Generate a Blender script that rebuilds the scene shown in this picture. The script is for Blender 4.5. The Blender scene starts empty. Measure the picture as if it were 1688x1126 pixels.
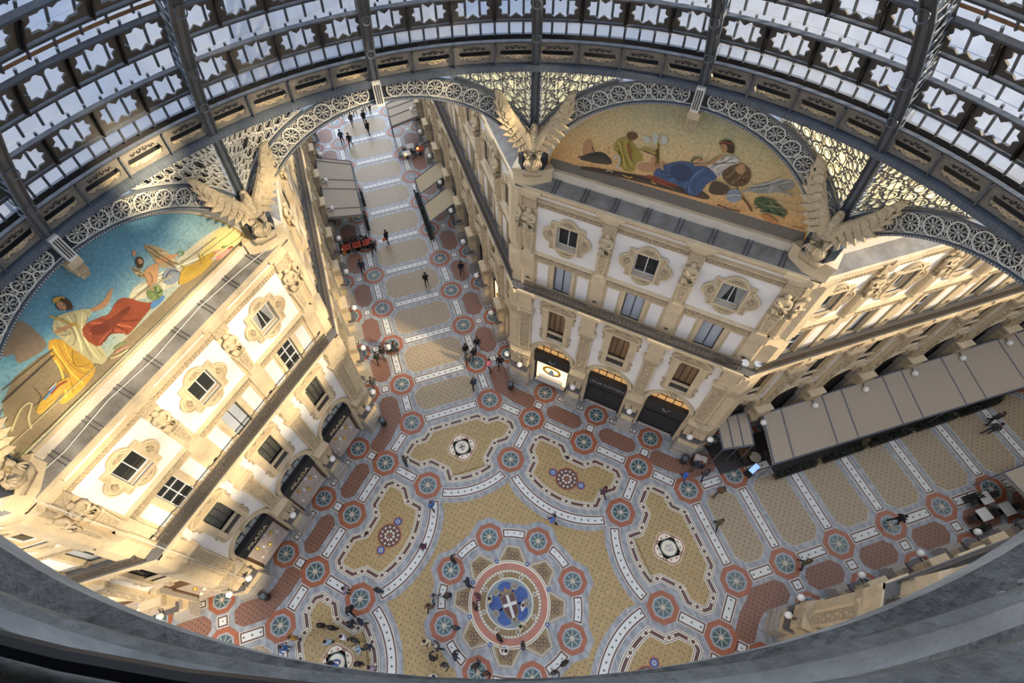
import bpy, math, random
from mathutils import Matrix, Vector
from math import sin, cos, pi, sqrt, radians as rad
random.seed(7)
S2 = 2 ** -.5
scene = bpy.context.scene
col = scene.collection

# ------------------------------------------------------------------ materials
MATS = {}
def mat(name, c, rough=.7, metal=0., nscale=0, namt=.25, bump=0., bscale=8., c2=None, voro=0):
    if name in MATS: return MATS[name]
    m = bpy.data.materials.new(name); m.use_nodes = True
    nt = m.node_tree; N = nt.nodes; L = nt.links; b = N['Principled BSDF']
    b.inputs['Roughness'].default_value = rough; b.inputs['Metallic'].default_value = metal
    b.inputs['Base Color'].default_value = (*c, 1)
    tc = N.new('ShaderNodeTexCoord')
    if nscale:
        n = N.new('ShaderNodeTexNoise'); n.inputs['Scale'].default_value = nscale; n.inputs['Detail'].default_value = 6
        n.inputs['Roughness'].default_value = .65
        L.new(tc.outputs['Object'], n.inputs['Vector'])
        r = N.new('ShaderNodeMapRange'); r.inputs[1].default_value = .3; r.inputs[2].default_value = .7
        L.new(n.outputs['Fac'], r.inputs[0])
        mx = N.new('ShaderNodeMix'); mx.data_type = 'RGBA'
        L.new(r.outputs[0], mx.inputs[0])
        d = c2 if c2 else tuple(v * (1 - namt) for v in c)
        mx.inputs[6].default_value = (*d, 1); mx.inputs[7].default_value = (*c, 1)
        L.new(mx.outputs[2], b.inputs['Base Color'])
    if bump:
        if voro:
            n2 = N.new('ShaderNodeTexVoronoi'); n2.feature = 'SMOOTH_F1'; n2.inputs['Scale'].default_value = bscale; o = n2.outputs['Distance']
        else:
            n2 = N.new('ShaderNodeTexNoise'); n2.inputs['Scale'].default_value = bscale; n2.inputs['Detail'].default_value = 5; o = n2.outputs['Fac']
        L.new(tc.outputs['Object'], n2.inputs['Vector'])
        bp = N.new('ShaderNodeBump'); bp.inputs['Strength'].default_value = bump; bp.inputs['Distance'].default_value = .05
        L.new(o, bp.inputs['Height']); L.new(bp.outputs[0], b.inputs['Normal'])
    MATS[name] = m
    return m

def emis(name, c, s):
    m = bpy.data.materials.new(name); m.use_nodes = True
    b = m.node_tree.nodes['Principled BSDF']
    b.inputs['Base Color'].default_value = (*c, 1); b.inputs['Emission Color'].default_value = (*c, 1)
    b.inputs['Emission Strength'].default_value = s
    MATS[name] = m
    return m

def dotted(name, c, c2, dot, pitch, r, nscale=3.):
    """terrazzo with a staggered grid of small dark diamond tesserae"""
    m = mat(name, c, .45, 0, nscale, .2, c2=c2)
    nt = m.node_tree; N = nt.nodes; L = nt.links; b = N['Principled BSDF']
    src = b.inputs['Base Color'].links[0].from_socket
    tc = N.new('ShaderNodeTexCoord')
    mp = N.new('ShaderNodeMapping'); mp.inputs['Rotation'].default_value = (0, 0, pi / 4)
    mp.inputs['Scale'].default_value = (1 / pitch,) * 3
    L.new(tc.outputs['Object'], mp.inputs[0])
    fr = N.new('ShaderNodeVectorMath'); fr.operation = 'FRACTION'; L.new(mp.outputs[0], fr.inputs[0])
    sp = N.new('ShaderNodeSeparateXYZ'); L.new(fr.outputs[0], sp.inputs[0])
    def M(op, a, bb):
        q = N.new('ShaderNodeMath'); q.operation = op
        for i, v in enumerate((a, bb)):
            if v is None: continue
            if isinstance(v, (int, float)): q.inputs[i].default_value = v
            else: L.new(v, q.inputs[i])
        return q.outputs[0]
    dx = M('ABSOLUTE', M('SUBTRACT', sp.outputs[0], .5), None)
    dy = M('ABSOLUTE', M('SUBTRACT', sp.outputs[1], .5), None)
    f = M('LESS_THAN', M('MAXIMUM', dx, dy), r)
    mx = N.new('ShaderNodeMix'); mx.data_type = 'RGBA'
    L.new(f, mx.inputs[0]); L.new(src, mx.inputs[6]); mx.inputs[7].default_value = (*dot, 1)
    nf = N.new('ShaderNodeTexNoise'); nf.inputs['Scale'].default_value = 28; nf.inputs['Detail'].default_value = 3
    L.new(tc.outputs['Object'], nf.inputs['Vector'])
    mr = N.new('ShaderNodeMapRange'); mr.inputs[1].default_value = .35; mr.inputs[2].default_value = .65; mr.inputs[3].default_value = .72; mr.inputs[4].default_value = 1.15
    L.new(nf.outputs['Fac'], mr.inputs[0])
    vm = N.new('ShaderNodeVectorMath'); vm.operation = 'SCALE'; L.new(mx.outputs[2], vm.inputs[0]); L.new(mr.outputs[0], vm.inputs['Scale'])
    L.new(vm.outputs[0], b.inputs['Base Color'])
    return m

def marble(name, c, c2, scale=1.2):
    m = mat(name, c, .4, 0, 2.2, .3, c2=c2)
    nt = m.node_tree; N = nt.nodes; L = nt.links; b = N['Principled BSDF']
    src = b.inputs['Base Color'].links[0].from_socket
    tc = N.new('ShaderNodeTexCoord'); w = N.new('ShaderNodeTexWave'); w.inputs['Scale'].default_value = scale
    w.inputs['Distortion'].default_value = 9; w.inputs['Detail'].default_value = 4; w.inputs['Detail Scale'].default_value = 2
    L.new(tc.outputs['Object'], w.inputs['Vector'])
    mr = N.new('ShaderNodeMapRange'); mr.inputs[3].default_value = .8; mr.inputs[4].default_value = 1.1
    L.new(w.outputs['Fac'], mr.inputs[0])
    vm = N.new('ShaderNodeVectorMath'); vm.operation = 'SCALE'; L.new(src, vm.inputs[0]); L.new(mr.outputs[0], vm.inputs['Scale'])
    L.new(vm.outputs[0], b.inputs['Base Color'])
    return m

def glassmat(name, tint, fac, trans=(.9, .92, .95), streak=True):
    m = bpy.data.materials.new(name); m.use_nodes = True
    nt = m.node_tree; N = nt.nodes; L = nt.links; N.remove(N['Principled BSDF'])
    out = N['Material Output']
    t = N.new('ShaderNodeBsdfTransparent'); t.inputs[0].default_value = (*trans, 1)
    d = N.new('ShaderNodeBsdfTranslucent'); d.inputs[0].default_value = (*tint, 1)
    d2 = N.new('ShaderNodeBsdfDiffuse'); d2.inputs[0].default_value = (*tint, 1)
    tc = N.new('ShaderNodeTexCoord'); n = N.new('ShaderNodeTexNoise'); n.inputs['Scale'].default_value = .9; n.inputs['Detail'].default_value = 4
    mp = N.new('ShaderNodeMapping'); mp.inputs['Scale'].default_value = (2.5, 2.5, .5)
    L.new(tc.outputs['Object'], mp.inputs[0]); L.new(mp.outputs[0], n.inputs['Vector'])
    mr = N.new('ShaderNodeMapRange'); mr.inputs[1].default_value = .35; mr.inputs[2].default_value = .65
    mr.inputs[3].default_value = 0; mr.inputs[4].default_value = 1
    L.new(n.outputs['Fac'], mr.inputs[0])
    mc = N.new('ShaderNodeMix'); mc.data_type = 'RGBA'; L.new(mr.outputs[0], mc.inputs[0])
    mc.inputs[6].default_value = (*[v * .8 for v in tint], 1); mc.inputs[7].default_value = (*tint, 1)
    L.new(mc.outputs[2], d.inputs[0])
    a = N.new('ShaderNodeMixShader'); a.inputs[0].default_value = .25; L.new(d.outputs[0], a.inputs[1]); L.new(d2.outputs[0], a.inputs[2])
    x = N.new('ShaderNodeMixShader'); x.inputs[0].default_value = fac
    L.new(t.outputs[0], x.inputs[1]); L.new(a.outputs[0], x.inputs[2]); L.new(x.outputs[0], out.inputs[0])
    MATS[name] = m
    return m

STONE = mat('cream limestone', (.66, .54, .36), .8, 0, 1.6, .22, .25, 14)
CARVE = mat('carved limestone', (.58, .47, .31), .85, 0, 9, .5, 1.0, 9, voro=1)
PLASTER = mat('white plaster', (.80, .78, .76), .85, 0, .9, .1, .12, 20)
PIER = mat('grey granite', (.40, .37, .33), .6, 0, 6, .3, .1, 20)
PIERD = mat('dark granite', (.12, .115, .12), .4, 0, 6, .3)
LEAD = mat('weathered lead roofing', (.24, .235, .225), .8, 0, 1.3, .45, .4, 6, c2=(.12, .105, .085))
FRET_BACKLIT = mat('backlit spandrel ironwork', (.20, .215, .23), .6, 0, 5, .3)  # spandrel fretwork darkened in its colour, as if seen against the light
IRONQ = mat('pale taupe iron', (.23, .215, .19), .6, 0, 4, .35, .2, 22)
LEDGE = mat('dark stone ledge', (.15, .15, .15), .85, 0, 2.5, .4, .3, 6)
IRON = mat('blue grey painted iron', (.105, .13, .165), .45, .0, 5, .3, .1, 30)
IRON2 = mat('dark painted iron', (.06, .068, .082), .5, .0, 5, .35, .1, 30)
IRONP = mat('taupe painted iron', (.085, .083, .082), .6, 0, 4, .35, .15, 25)
FRET = mat('pale grey ironwork', (.72, .71, .64), .6, 0, 5, .15)
NAVY = mat('navy iron backing', (.016, .024, .042), .5, 0, 5, .2)
BLACK = mat('black iron', (.02, .02, .022), .45)
RAIL = mat('bronze railing', (.09, .075, .062), .5, 0, 20, .3)
WFRAME = mat('white window frame', (.72, .74, .78), .5)
DARKGL = mat('dark window glass', (.025, .028, .03), .08)
BLIND = mat('pale blue blind', (.45, .5, .58), .6, 0, 3, .1)
CURT = mat('grey curtain', (.35, .37, .38), .8, 0, 8, .3)
SOFFIT = mat('cream moulding', (.62, .57, .48), .7, 0, 2, .15)
GOLD = mat('gold leaf', (.65, .40, .07), .35, .3)
STATUE = mat('statue stone', (.60, .49, .32), .85, 0, 5, .35, .4, 14)
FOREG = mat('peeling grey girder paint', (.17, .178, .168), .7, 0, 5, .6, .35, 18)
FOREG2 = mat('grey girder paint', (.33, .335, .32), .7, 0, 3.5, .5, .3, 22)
RUST = mat('rusty gutter', (.42, .25, .13), .8, 0, 3, .6)
TAN = mat('tan canvas', (.40, .34, .27), .9, 0, 12, .12, .1, 60)
TANY = mat('yellow tan canvas', (.46, .38, .25), .9, 0, 12, .12)
SEAM = mat('slate blue awning rail', (.11, .125, .16), .6)
WOOD = mat('dark brown floor boards', (.035, .03, .03), .6)
GREEN = mat('dark hedge leaves', (.012, .022, .01), .8, 0, 10, .5)
REDC = mat('red tablecloth', (.35, .05, .02), .8)
WHITEC = mat('white tablecloth', (.66, .64, .60), .8)
ORANGE = mat('orange flowers', (.7, .16, .03), .7)
# floor
F_BASE = marble('blue grey marble', (.37, .385, .40), (.235, .255, .285), .45)
F_OCH = dotted('ochre mosaic', (.47, .335, .145), (.33, .235, .105), (.04, .035, .05), .36, .10)
F_ARM = dotted('sand mosaic', (.40, .315, .20), (.33, .26, .17), (.06, .045, .045), .36, .11)
F_RED = dotted('terracotta mosaic', (.28, .135, .085), (.19, .095, .065), (.06, .035, .045), .30, .15, 6)
F_ORA = mat('orange red marble', (.36, .12, .06), .4, 0, 3, .3)
F_PINK = mat('pink marble', (.48, .20, .14), .4, 0, 3, .25)
F_WHT = mat('white marble', (.66, .68, .66), .4, 0, 3, .12)
F_CRM = mat('cream tessera line', (.72, .68, .56), .5)
F_MAR = mat('maroon marble', (.12, .055, .05), .4, 0, 8, .3)
F_BLK = mat('black tessera', (.02, .018, .025), .5)
F_GLS = mat('teal oculus glass', (.085, .14, .145), .25, 0, 4, .4)
F_MUL = mat('oculus glazing bar', (.42, .47, .44), .5)
F_CTR = mat('oculus brass centre', (.48, .33, .20), .5)
F_GOLD = mat('gold brown mosaic', (.36, .255, .12), .5, 0, 14, .6)
F_BLUE = mat('royal blue mosaic', (.045, .11, .36), .45, 0, 6, .4)
F_LBL = mat('pale blue mosaic', (.30, .37, .43), .45, 0, 9, .5)
F_GRN = mat('dark green mosaic', (.06, .09, .075), .5)

GLASS = glassmat('frosted dome glass', (.23, .255, .30), .45)
VGLASS = glassmat('dusty vault glass', (.28, .30, .33), .72)
AMBER = glassmat('sunlit spandrel glass', (.62, .50, .26), 1.0)  # yellow of the sunlit backing put into the tint

# ------------------------------------------------------------------ mesh builder
class MB:
    def __init__(s): s.v = []; s.f = []; s.m = []; s.mats = []; s.M = Matrix()
    def mi(s, m):
        if m not in s.mats: s.mats.append(m)
        return s.mats.index(m)
    def add(s, vs, fs, m):
        b = len(s.v); M = s.M
        s.v += [tuple(M @ Vector(v)) for v in vs]
        s.f += [tuple(b + i for i in f) for f in fs]; k = s.mi(m); s.m += [k] * len(fs)
    def box(s, x0, x1, y0, y1, z0, z1, m):
        s.add([(x, y, z) for z in (z0, z1) for y in (y0, y1) for x in (x0, x1)],
              [(0, 2, 3, 1), (4, 5, 7, 6), (0, 1, 5, 4), (2, 6, 7, 3), (0, 4, 6, 2), (1, 3, 7, 5)], m)
    def quad(s, a, b, c, d, m): s.add([a, b, c, d], [(0, 1, 2, 3)], m)
    def poly(s, pts, m): s.add(pts, [tuple(range(len(pts)))], m)
    def prism(s, pts, y0, y1, m, axis='y'):
        """closed 2-D outline (x,z) extruded along y (or (x,y) along z)"""
        n = len(pts)
        f3 = (lambda p, t: (p[0], t, p[1])) if axis == 'y' else (lambda p, t: (p[0], p[1], t))
        vs = [f3(p, y0) for p in pts] + [f3(p, y1) for p in pts]
        fs = [tuple(range(n)), tuple(range(2 * n - 1, n - 1, -1))] + [(i, n + i, n + (i + 1) % n, (i + 1) % n) for i in range(n)]
        s.add(vs, fs, m)
    def tube(s, path, r, m, n=6, closed=False, cap=True):
        P = [Vector(p) for p in path]; k = len(P); vs = []; fs = []
        rr = r if isinstance(r, (list, tuple)) else [r] * k
        for i, p in enumerate(P):
            a = P[(i - 1) % k] if closed or i else p; b = P[(i + 1) % k] if closed or i < k - 1 else p
            t = (b - a).normalized(); u = t.cross(Vector((0, 0, 1)))
            if u.length < 1e-3: u = Vector((1, 0, 0))
            u.normalize(); w = t.cross(u)
            for j in range(n):
                q = 2 * pi * j / n; vs.append(tuple(p + rr[i] * (u * cos(q) + w * sin(q))))
        for i in range(k if closed else k - 1):
            for j in range(n):
                a = i * n + j; b = i * n + (j + 1) % n; c = ((i + 1) % k) * n
                fs.append((a, b, c + (j + 1) % n, c + j))
        if not closed and cap: fs += [tuple(range(n - 1, -1, -1)), tuple(range((k - 1) * n, k * n))]
        s.add(vs, fs, m)
    def lathe(s, prof, m, n=12, c=(0, 0, 0)):
        vs = [(c[0] + r * cos(2 * pi * j / n), c[1] + r * sin(2 * pi * j / n), c[2] + z) for r, z in prof for j in range(n)]
        fs = [(i * n + j, i * n + (j + 1) % n, (i + 1) * n + (j + 1) % n, (i + 1) * n + j) for i in range(len(prof) - 1) for j in range(n)]
        fs += [tuple(range(n - 1, -1, -1)), tuple(range((len(prof) - 1) * n, len(prof) * n))]
        s.add(vs, fs, m)
    def ball(s, c, r, m, n=10, sz=1.):
        k = n // 2
        s.lathe([(r * sin(pi * i / k) + 1e-4, -r * sz * cos(pi * i / k)) for i in range(k + 1)], m, n, c)
    def ribbon(s, path, w, t, m, f=None, closed=False):
        """flat strip of width w along a 2-D path, thickness t; f maps (x,y,off)->3-D"""
        f = f or (lambda x, y, o: (x, -o, y))
        k = len(path); vs = []; fs = []
        for i in range(k):
            a = path[(i - 1) % k] if closed or i else path[i]; b = path[(i + 1) % k] if closed or i < k - 1 else path[i]
            dx, dy = b[0] - a[0], b[1] - a[1]; l = math.hypot(dx, dy) or 1; nx, ny = -dy / l * w / 2, dx / l * w / 2
            x, y = path[i]
            vs += [f(x + nx, y + ny, t), f(x - nx, y - ny, t), f(x + nx, y + ny, 0), f(x - nx, y - ny, 0)]
        for i in range(k if closed else k - 1):
            a = 4 * i; b = 4 * ((i + 1) % k)
            fs += [(a, a + 1, b + 1, b), (a + 2, a, b, b + 2), (a + 1, a + 3, b + 3, b + 1)]
        s.add(vs, fs, m)
    def build(s, name, parent=None, smooth=False):
        me = bpy.data.meshes.new(name); me.from_pydata(s.v, [], s.f)
        for m in s.mats: me.materials.append(m)
        me.polygons.foreach_set('material_index', s.m)
        if smooth: me.polygons.foreach_set('use_smooth', [True] * len(s.f))
        me.update()
        o = bpy.data.objects.new(name, me); col.objects.link(o)
        if parent: o.parent = parent
        return o

def tag(o, label=None, cat=None, group=None, kind=None):
    if label: o['label'] = label
    if cat: o['category'] = cat
    if group: o['group'] = group
    if kind: o['kind'] = kind
    return o
def empty(name, M=None):
    o = bpy.data.objects.new(name, None); col.objects.link(o); o.empty_display_size = .2
    if M is not None: o.matrix_world = M
    return o
def dup(o, M=None, parent=None):
    c = o.copy(); col.objects.link(c)
    if parent is not None: c.parent = parent
    for ch in list(o.children): dup(ch, None, c)
    if M is not None: c.matrix_world = M
    return c
def TR(x, y, z=0, a=0): return Matrix.Translation((x, y, z)) @ Matrix.Rotation(a, 4, 'Z')
def skin(name, verts, edges, radii, m, sub=1, post=None):
    """one continuous surface grown over a skeleton"""
    me = bpy.data.meshes.new(name); me.from_pydata(verts, edges, []); o = bpy.data.objects.new(name, me); col.objects.link(o)
    md = o.modifiers.new('s', 'SKIN'); md.use_smooth_shade = True
    for i, r in enumerate(radii):
        sv = me.skin_vertices[0].data[i]; sv.radius = r if isinstance(r, tuple) else (r, r); sv.use_root = i == 0
    if sub: o.modifiers.new('u', 'SUBSURF').levels = sub
    dg = bpy.context.evaluated_depsgraph_get(); dg.update()
    ev = o.evaluated_get(dg); nm = bpy.data.meshes.new_from_object(ev)
    bpy.data.objects.remove(o); bpy.data.meshes.remove(me)
    nm.name = name; nm.materials.clear()
    for q in (m if isinstance(m, list) else [m]): nm.materials.append(q)
    for p in nm.polygons:
        p.use_smooth = True
        p.material_index = post(p.center) if post else 0
    return nm
def mesh_obj(name, me, parent=None):
    o = bpy.data.objects.new(name, me); col.objects.link(o)
    if parent: o.parent = parent
    return o

# ------------------------------------------------------------------ camera
Rm = [[0.9543213763749907, -0.2963539533653633, -0.03801374643991621], [-0.2729125891275332, -0.8128239975811857, -0.5146220629250726], [0.12161179749261349, 0.501489265366938, -0.8565740408334195]]
CAM = Vector((-1.3541754, -4.4990193, 41.7426247))
cd = bpy.data.cameras.new('camera'); cam = bpy.data.objects.new('camera', cd); col.objects.link(cam)
r_, u_, b_ = Vector(Rm[0]), -Vector(Rm[1]), -Vector(Rm[2])
cam.matrix_world = Matrix(((r_.x, u_.x, b_.x, CAM.x), (r_.y, u_.y, b_.y, CAM.y), (r_.z, u_.z, b_.z, CAM.z), (0, 0, 0, 1)))
cd.sensor_width = 36; cd.lens = 865.2267 / 1688 * 36
cd.shift_x = (844 - 804.7019) / 1688; cd.shift_y = (598.8077 - 563) / 1688
cd.clip_start = .05; cd.clip_end = 500
scene.camera = cam
def proj(p):
    d = Vector(p) - CAM; x = r_.dot(d); y = -u_.dot(d); z = -b_.dot(d)
    return (804.7 + 865.2267 * x / z, 598.8 + 865.2267 * y / z) if z > .1 else (-999, -999)

# ------------------------------------------------------------------ 2-D helpers
def inset(pts, d):
    n = len(pts); out = []
    for i in range(n):
        a, b, c = Vector(pts[i - 1]), Vector(pts[i]), Vector(pts[(i + 1) % n])
        e1 = (b - a).normalized(); e2 = (c - b).normalized()
        n1 = Vector((-e1.y, e1.x)); n2 = Vector((-e2.y, e2.x)); q = n1 + n2
        k = q.length_squared
        out.append(tuple(b + q * (2 * d / k)) if k > .2 else tuple(b + n1 * d))
    return out
def arc(cx, cy, r, a0, a1, n=16):   # angles in degrees, measured from +x
    return [(cx + r * cos(rad(a0 + (a1 - a0) * i / n)), cy + r * sin(rad(a0 + (a1 - a0) * i / n))) for i in range(n + 1)]
def octo(cx, cy, ap, rot=0): 
    R = ap / cos(pi / 8)
    return [(cx + R * cos(pi / 8 + rot + k * pi / 4), cy + R * sin(pi / 8 + rot + k * pi / 4)) for k in range(8)]
NWM= [('cloud',[(-0.51,25.01),(-1.19,25.24),(-1.86,24.91),(-2.97,24.74),(-3.92,24.78),(-5.25,24.6),(-6.21,24.52),(-6.61,23.17),(-5.24,23.1),(-1.95,24.0),(-0.72,24.66)]),('glow',[(-4.04,24.28),(-5.68,24.5),(-6.47,24.29),(-6.68,23.11),(-5.12,23.22),(-3.94,23.45)]),('stone',[(4.69,25.86),(2.57,25.74),(2.56,24.92),(2.14,23.58),(0.58,23.69),(-1.21,23.64),(-3.05,23.67),(-5.86,23.06),(-6.52,22.92),(0.99,23.19),(6.7,23.13),(6.4,24.07)]),('column',[(2.64,27.44),(2.43,27.18),(2.52,26.13),(2.72,25.8),(3.67,26.05),(3.68,26.24),(3.48,26.56),(3.76,26.65),(3.71,26.89),(3.3,27.33)]),('yellow',[(2.58,26.06),(2.18,25.83),(2.17,24.86),(2.19,23.66),(2.75,23.41),(3.91,23.39),(4.19,23.7),(3.07,24.1),(3.03,25.11)]),('wing',[(-2.44,26.51),(-2.93,25.85),(-3.14,25.09),(-3.12,24.53),(-2.31,25.06),(-2.42,25.52)]),('wing',[(-1.51,26.09),(-1.79,25.53),(-1.67,25.07),(-1.43,25.55)]),('cream',[(2.15,26.25),(1.72,26.57),(1.3,26.35),(0.71,25.92),(0.72,25.64),(1.19,25.62),(1.34,25.19),(1.65,23.59),(2.14,23.58),(2.22,24.93),(2.18,25.83)]),('skin',[(0.74,25.88),(0.25,25.67),(-0.42,25.92),(-0.45,25.82),(0.2,25.39),(0.72,25.64)]),('skin',[(2.11,26.19),(1.39,25.88),(1.44,25.71),(2.21,26.02)]),('red',[(1.39,25.57),(0.68,25.29),(0.39,25.09),(-0.17,25.34),(-0.54,25.21),(-0.93,24.29),(-1.34,23.98),(-0.01,23.78),(0.54,23.73),(0.56,24.01),(1.03,24.47),(1.59,24.22),(1.7,25.03)]),('darkred',[(1.32,25.33),(0.64,24.93),(-0.35,24.82),(-0.41,24.59),(0.66,24.48),(1.37,24.75)]),('blue',[(-0.97,24.09),(-1.57,24.11),(-1.75,23.9),(-1.59,23.77),(-0.94,23.8)]),('hair',[(1.21,27.07),(0.98,26.94),(0.95,26.63),(1.1,26.31),(1.24,26.41),(1.49,26.71),(1.4,26.95)]),('skin',[(1.36,26.97),(1.16,26.94),(1.17,26.61),(1.33,26.49),(1.43,26.64)]),('gold',[(1.38,27.11),(1.21,27.13),(1.07,27.04),(1.15,26.95),(1.38,27.0)]),('skin',[(-1.71,25.56),(-2.35,25.44),(-2.42,25.2),(-1.94,24.71),(-1.67,24.77),(-1.37,24.69),(-1.61,24.99)]),('skin',[(-2.41,25.6),(-3.37,25.04),(-3.32,24.88),(-2.36,25.29)]),('hair',[(-1.83,26.22),(-2.06,26.15),(-2.11,25.9),(-1.81,25.64),(-1.64,25.81)]),('skin',[(-1.89,26.12),(-2.04,26.03),(-2.0,25.83),(-1.82,25.85)]),('green',[(-1.31,24.77),(-1.87,24.66),(-1.83,24.06),(-1.35,24.0),(-1.13,24.38)]),('globe',[(-2.21,24.72),(-2.5,24.87),(-2.8,24.74),(-2.92,24.35),(-2.77,24.06),(-2.44,23.99),(-2.16,24.17),(-2.07,24.44)]),('gold',[(-3.14,24.36),(-3.75,24.04),(-4.68,23.88),(-4.74,23.52),(-3.84,23.33),(-2.62,23.67),(-2.53,23.92)]),('pink',[(-4.56,23.7),(-4.99,23.66),(-5.58,23.37),(-5.57,23.11),(-4.7,23.24),(-4.55,23.47)]),('gold',[(4.73,24.27),(4.28,24.42),(3.48,24.49),(3.09,24.32),(3.25,24.02),(4.25,23.99),(4.82,23.94)])]
NEM= [('strip',[(-6.71,23.58),(-5.03,23.7),(1.85,24.11),(5.54,24.13),(6.28,24.23),(6.56,23.75),(0.47,23.31),(-6.66,22.81)]),('gcloud',[(3.1,24.89),(3.62,25.44),(4.44,26.0),(5.0,26.11),(4.97,25.57),(3.84,24.88)]),('faint',[(-4.8,24.39),(-4.68,25.18),(-4.3,25.25),(-4.15,24.5),(-4.54,24.18)]),('faint',[(-1.91,24.27),(-1.88,24.76),(-1.25,24.87),(-0.7,25.24),(-0.46,24.95),(-1.13,24.34)]),('dark',[(-5.06,23.91),(-4.16,24.59),(-3.66,24.75),(-3.18,24.43),(-3.13,24.15),(-3.98,23.97)]),('brown',[(-4.75,23.61),(-1.73,24.04),(0.65,24.38),(1.77,24.1),(1.87,23.79),(0.76,23.73),(-1.65,23.66),(-4.67,23.38)]),('dred',[(-1.5,24.14),(-0.63,24.32),(0.4,24.14),(-0.03,23.94),(-1.04,23.98)]),('ochre',[(-3.23,25.26),(-3.07,25.71),(-2.61,25.89),(-2.22,25.57),(-1.6,24.95),(-2.0,24.72),(-1.92,24.12),(-2.63,24.02),(-2.93,24.98),(-3.19,24.99)]),('dbrown',[(-2.73,26.08),(-2.45,26.26),(-2.16,26.12),(-2.21,25.89),(-2.5,25.73),(-2.7,25.87)]),('pale',[(-2.01,26.08),(-1.74,26.28),(-1.51,25.97),(-1.79,25.79)]),('pale',[(-1.59,26.29),(-1.44,26.5),(-1.23,26.35),(-1.29,25.86),(-1.46,25.94)]),('pale',[(-1.21,26.32),(-0.96,26.54),(-0.8,26.23),(-0.99,25.93)]),('ochre',[(-1.25,26.05),(-1.16,26.07),(-0.9,24.9),(-0.97,24.87)]),('nblue',[(-1.21,24.36),(-0.26,25.38),(0.62,25.54),(1.4,25.49),(1.9,25.11),(1.48,24.77),(1.34,23.94),(0.84,23.75),(0.49,24.13),(-0.6,24.23)]),('dblue',[(-0.36,25.17),(0.35,25.41),(0.81,24.92),(0.44,24.3),(-0.27,24.54)]),('white',[(1.07,25.56),(1.61,26.17),(2.03,26.43),(2.5,26.29),(2.06,25.71),(1.9,25.11),(1.4,25.49)]),('hair',[(1.33,26.8),(1.44,26.99),(1.76,27.07),(2.0,26.8),(2.08,26.49),(1.84,26.46),(1.46,26.63)]),('skin',[(1.38,26.78),(1.59,26.87),(1.77,26.64),(1.71,26.42),(1.52,26.48)]),('fur',[(1.86,25.46),(2.18,26.01),(2.78,26.13),(3.12,25.8),(3.14,25.18),(2.58,24.89),(2.13,25.1)]),('skin',[(2.33,25.8),(2.52,26.25),(2.81,25.96),(2.7,25.57)]),('brown',[(1.61,24.82),(1.86,25.0),(2.59,24.84),(2.46,24.36),(1.67,24.17)]),('globe',[(2.46,24.36),(2.49,24.71),(2.73,24.89),(3.03,24.77),(3.16,24.43),(2.94,24.1),(2.62,24.13)]),('dgreen',[(3.59,24.59),(4.03,24.95),(4.89,24.61),(5.28,24.37),(5.15,24.17),(4.14,24.12)]),('orange',[(4.21,23.84),(4.47,24.05),(5.08,23.84),(5.02,23.61),(4.53,23.72)])]
NWS= [('dark',0.05,[(5.04,25.5),(2.79,25.49)]),('darkl',0.04,[(4.69,25.86),(2.65,25.7)]),('darkl',0.03,[(6.56,23.28),(-6.23,23.12)]),('cream',0.03,[(6.34,23.94),(2.17,23.82)]),('dark',0.02,[(4.1,25.05),(4.22,24.43),(4.63,24.48)]),('gold',0.05,[(1.82,26.81),(1.68,26.38),(1.44,25.64)]),('gold',0.04,[(1.33,27.2),(1.18,27.17),(1.06,27.06),(1.03,26.94)]),('cream',0.06,[(5.73,24.37),(5.09,24.74),(4.72,24.82),(4.5,24.63),(5.08,24.33),(5.35,23.82)]),('orange',0.09,[(-1.98,26.56),(-1.91,26.36)]),('green',0.05,[(-3.32,25.06),(-3.53,25.07),(-3.62,24.91),(-3.48,24.83),(-3.34,24.92)]),('dark',0.03,[(-2.16,24.55),(-2.64,24.79),(-2.89,24.31)]),('gold',0.06,[(-3.16,24.49),(-3.28,23.98),(-3.86,23.78),(-4.29,23.96)]),('gold',0.05,[(-4.09,24.3),(-4.01,23.78),(-4.49,23.61),(-4.73,23.84)]),('pink',0.1,[(-4.74,23.75),(-5.04,23.62)]),('white',0.09,[(-4.45,23.65),(-4.64,23.49)]),('pink',0.09,[(-4.72,23.38),(-4.96,23.27)]),('green',0.08,[(-5.23,23.67),(-5.52,23.51),(-5.66,23.25)]),('red',0.07,[(-5.44,23.39),(-5.68,23.27)]),('green',0.07,[(1.29,23.8),(0.98,23.8),(0.77,23.6)]),('pink',0.06,[(1.37,23.63),(1.06,23.56),(0.83,23.37)]),('cream',0.06,[(1.65,23.59),(1.32,23.39),(0.95,23.31)]),('blue',0.06,[(4.26,24.39),(3.65,24.48)]),('gold',0.09,[(4.76,24.23),(4.43,24.02),(4.02,24.07)]),('white',0.05,[(3.91,24.54),(3.53,24.56)]),('red',0.07,[(3.97,24.36),(3.55,24.41),(3.29,24.28)]),('wingd',0.03,[(-2.52,26.3),(-2.86,25.08),(-3.11,24.61)]),('wingd',0.03,[(-2.39,26.29),(-2.62,25.46),(-2.9,24.6)]),('skin',0.06,[(-1.58,24.87),(-1.48,24.58)]),('dark',0.015,[(-1.88,25.36),(-1.87,25.08),(-1.69,24.9)]),('cloudd',0.06,[(-0.68,24.92),(-1.37,24.84),(-1.91,24.65),(-2.66,24.46)]),('cloudd',0.05,[(-3.13,24.59),(-4.06,24.45),(-5.25,24.31)]),('glow',0.07,[(-4.21,24.11),(-6.29,23.86)]),('glow',0.06,[(-4.58,23.65),(-6.47,23.3)]),('dark',0.02,[(1.35,26.89),(1.33,26.83)]),('dark',0.02,[(1.24,26.81),(1.22,26.73)]),('darkred',0.02,[(1.4,26.72),(1.35,26.64)])]
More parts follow.
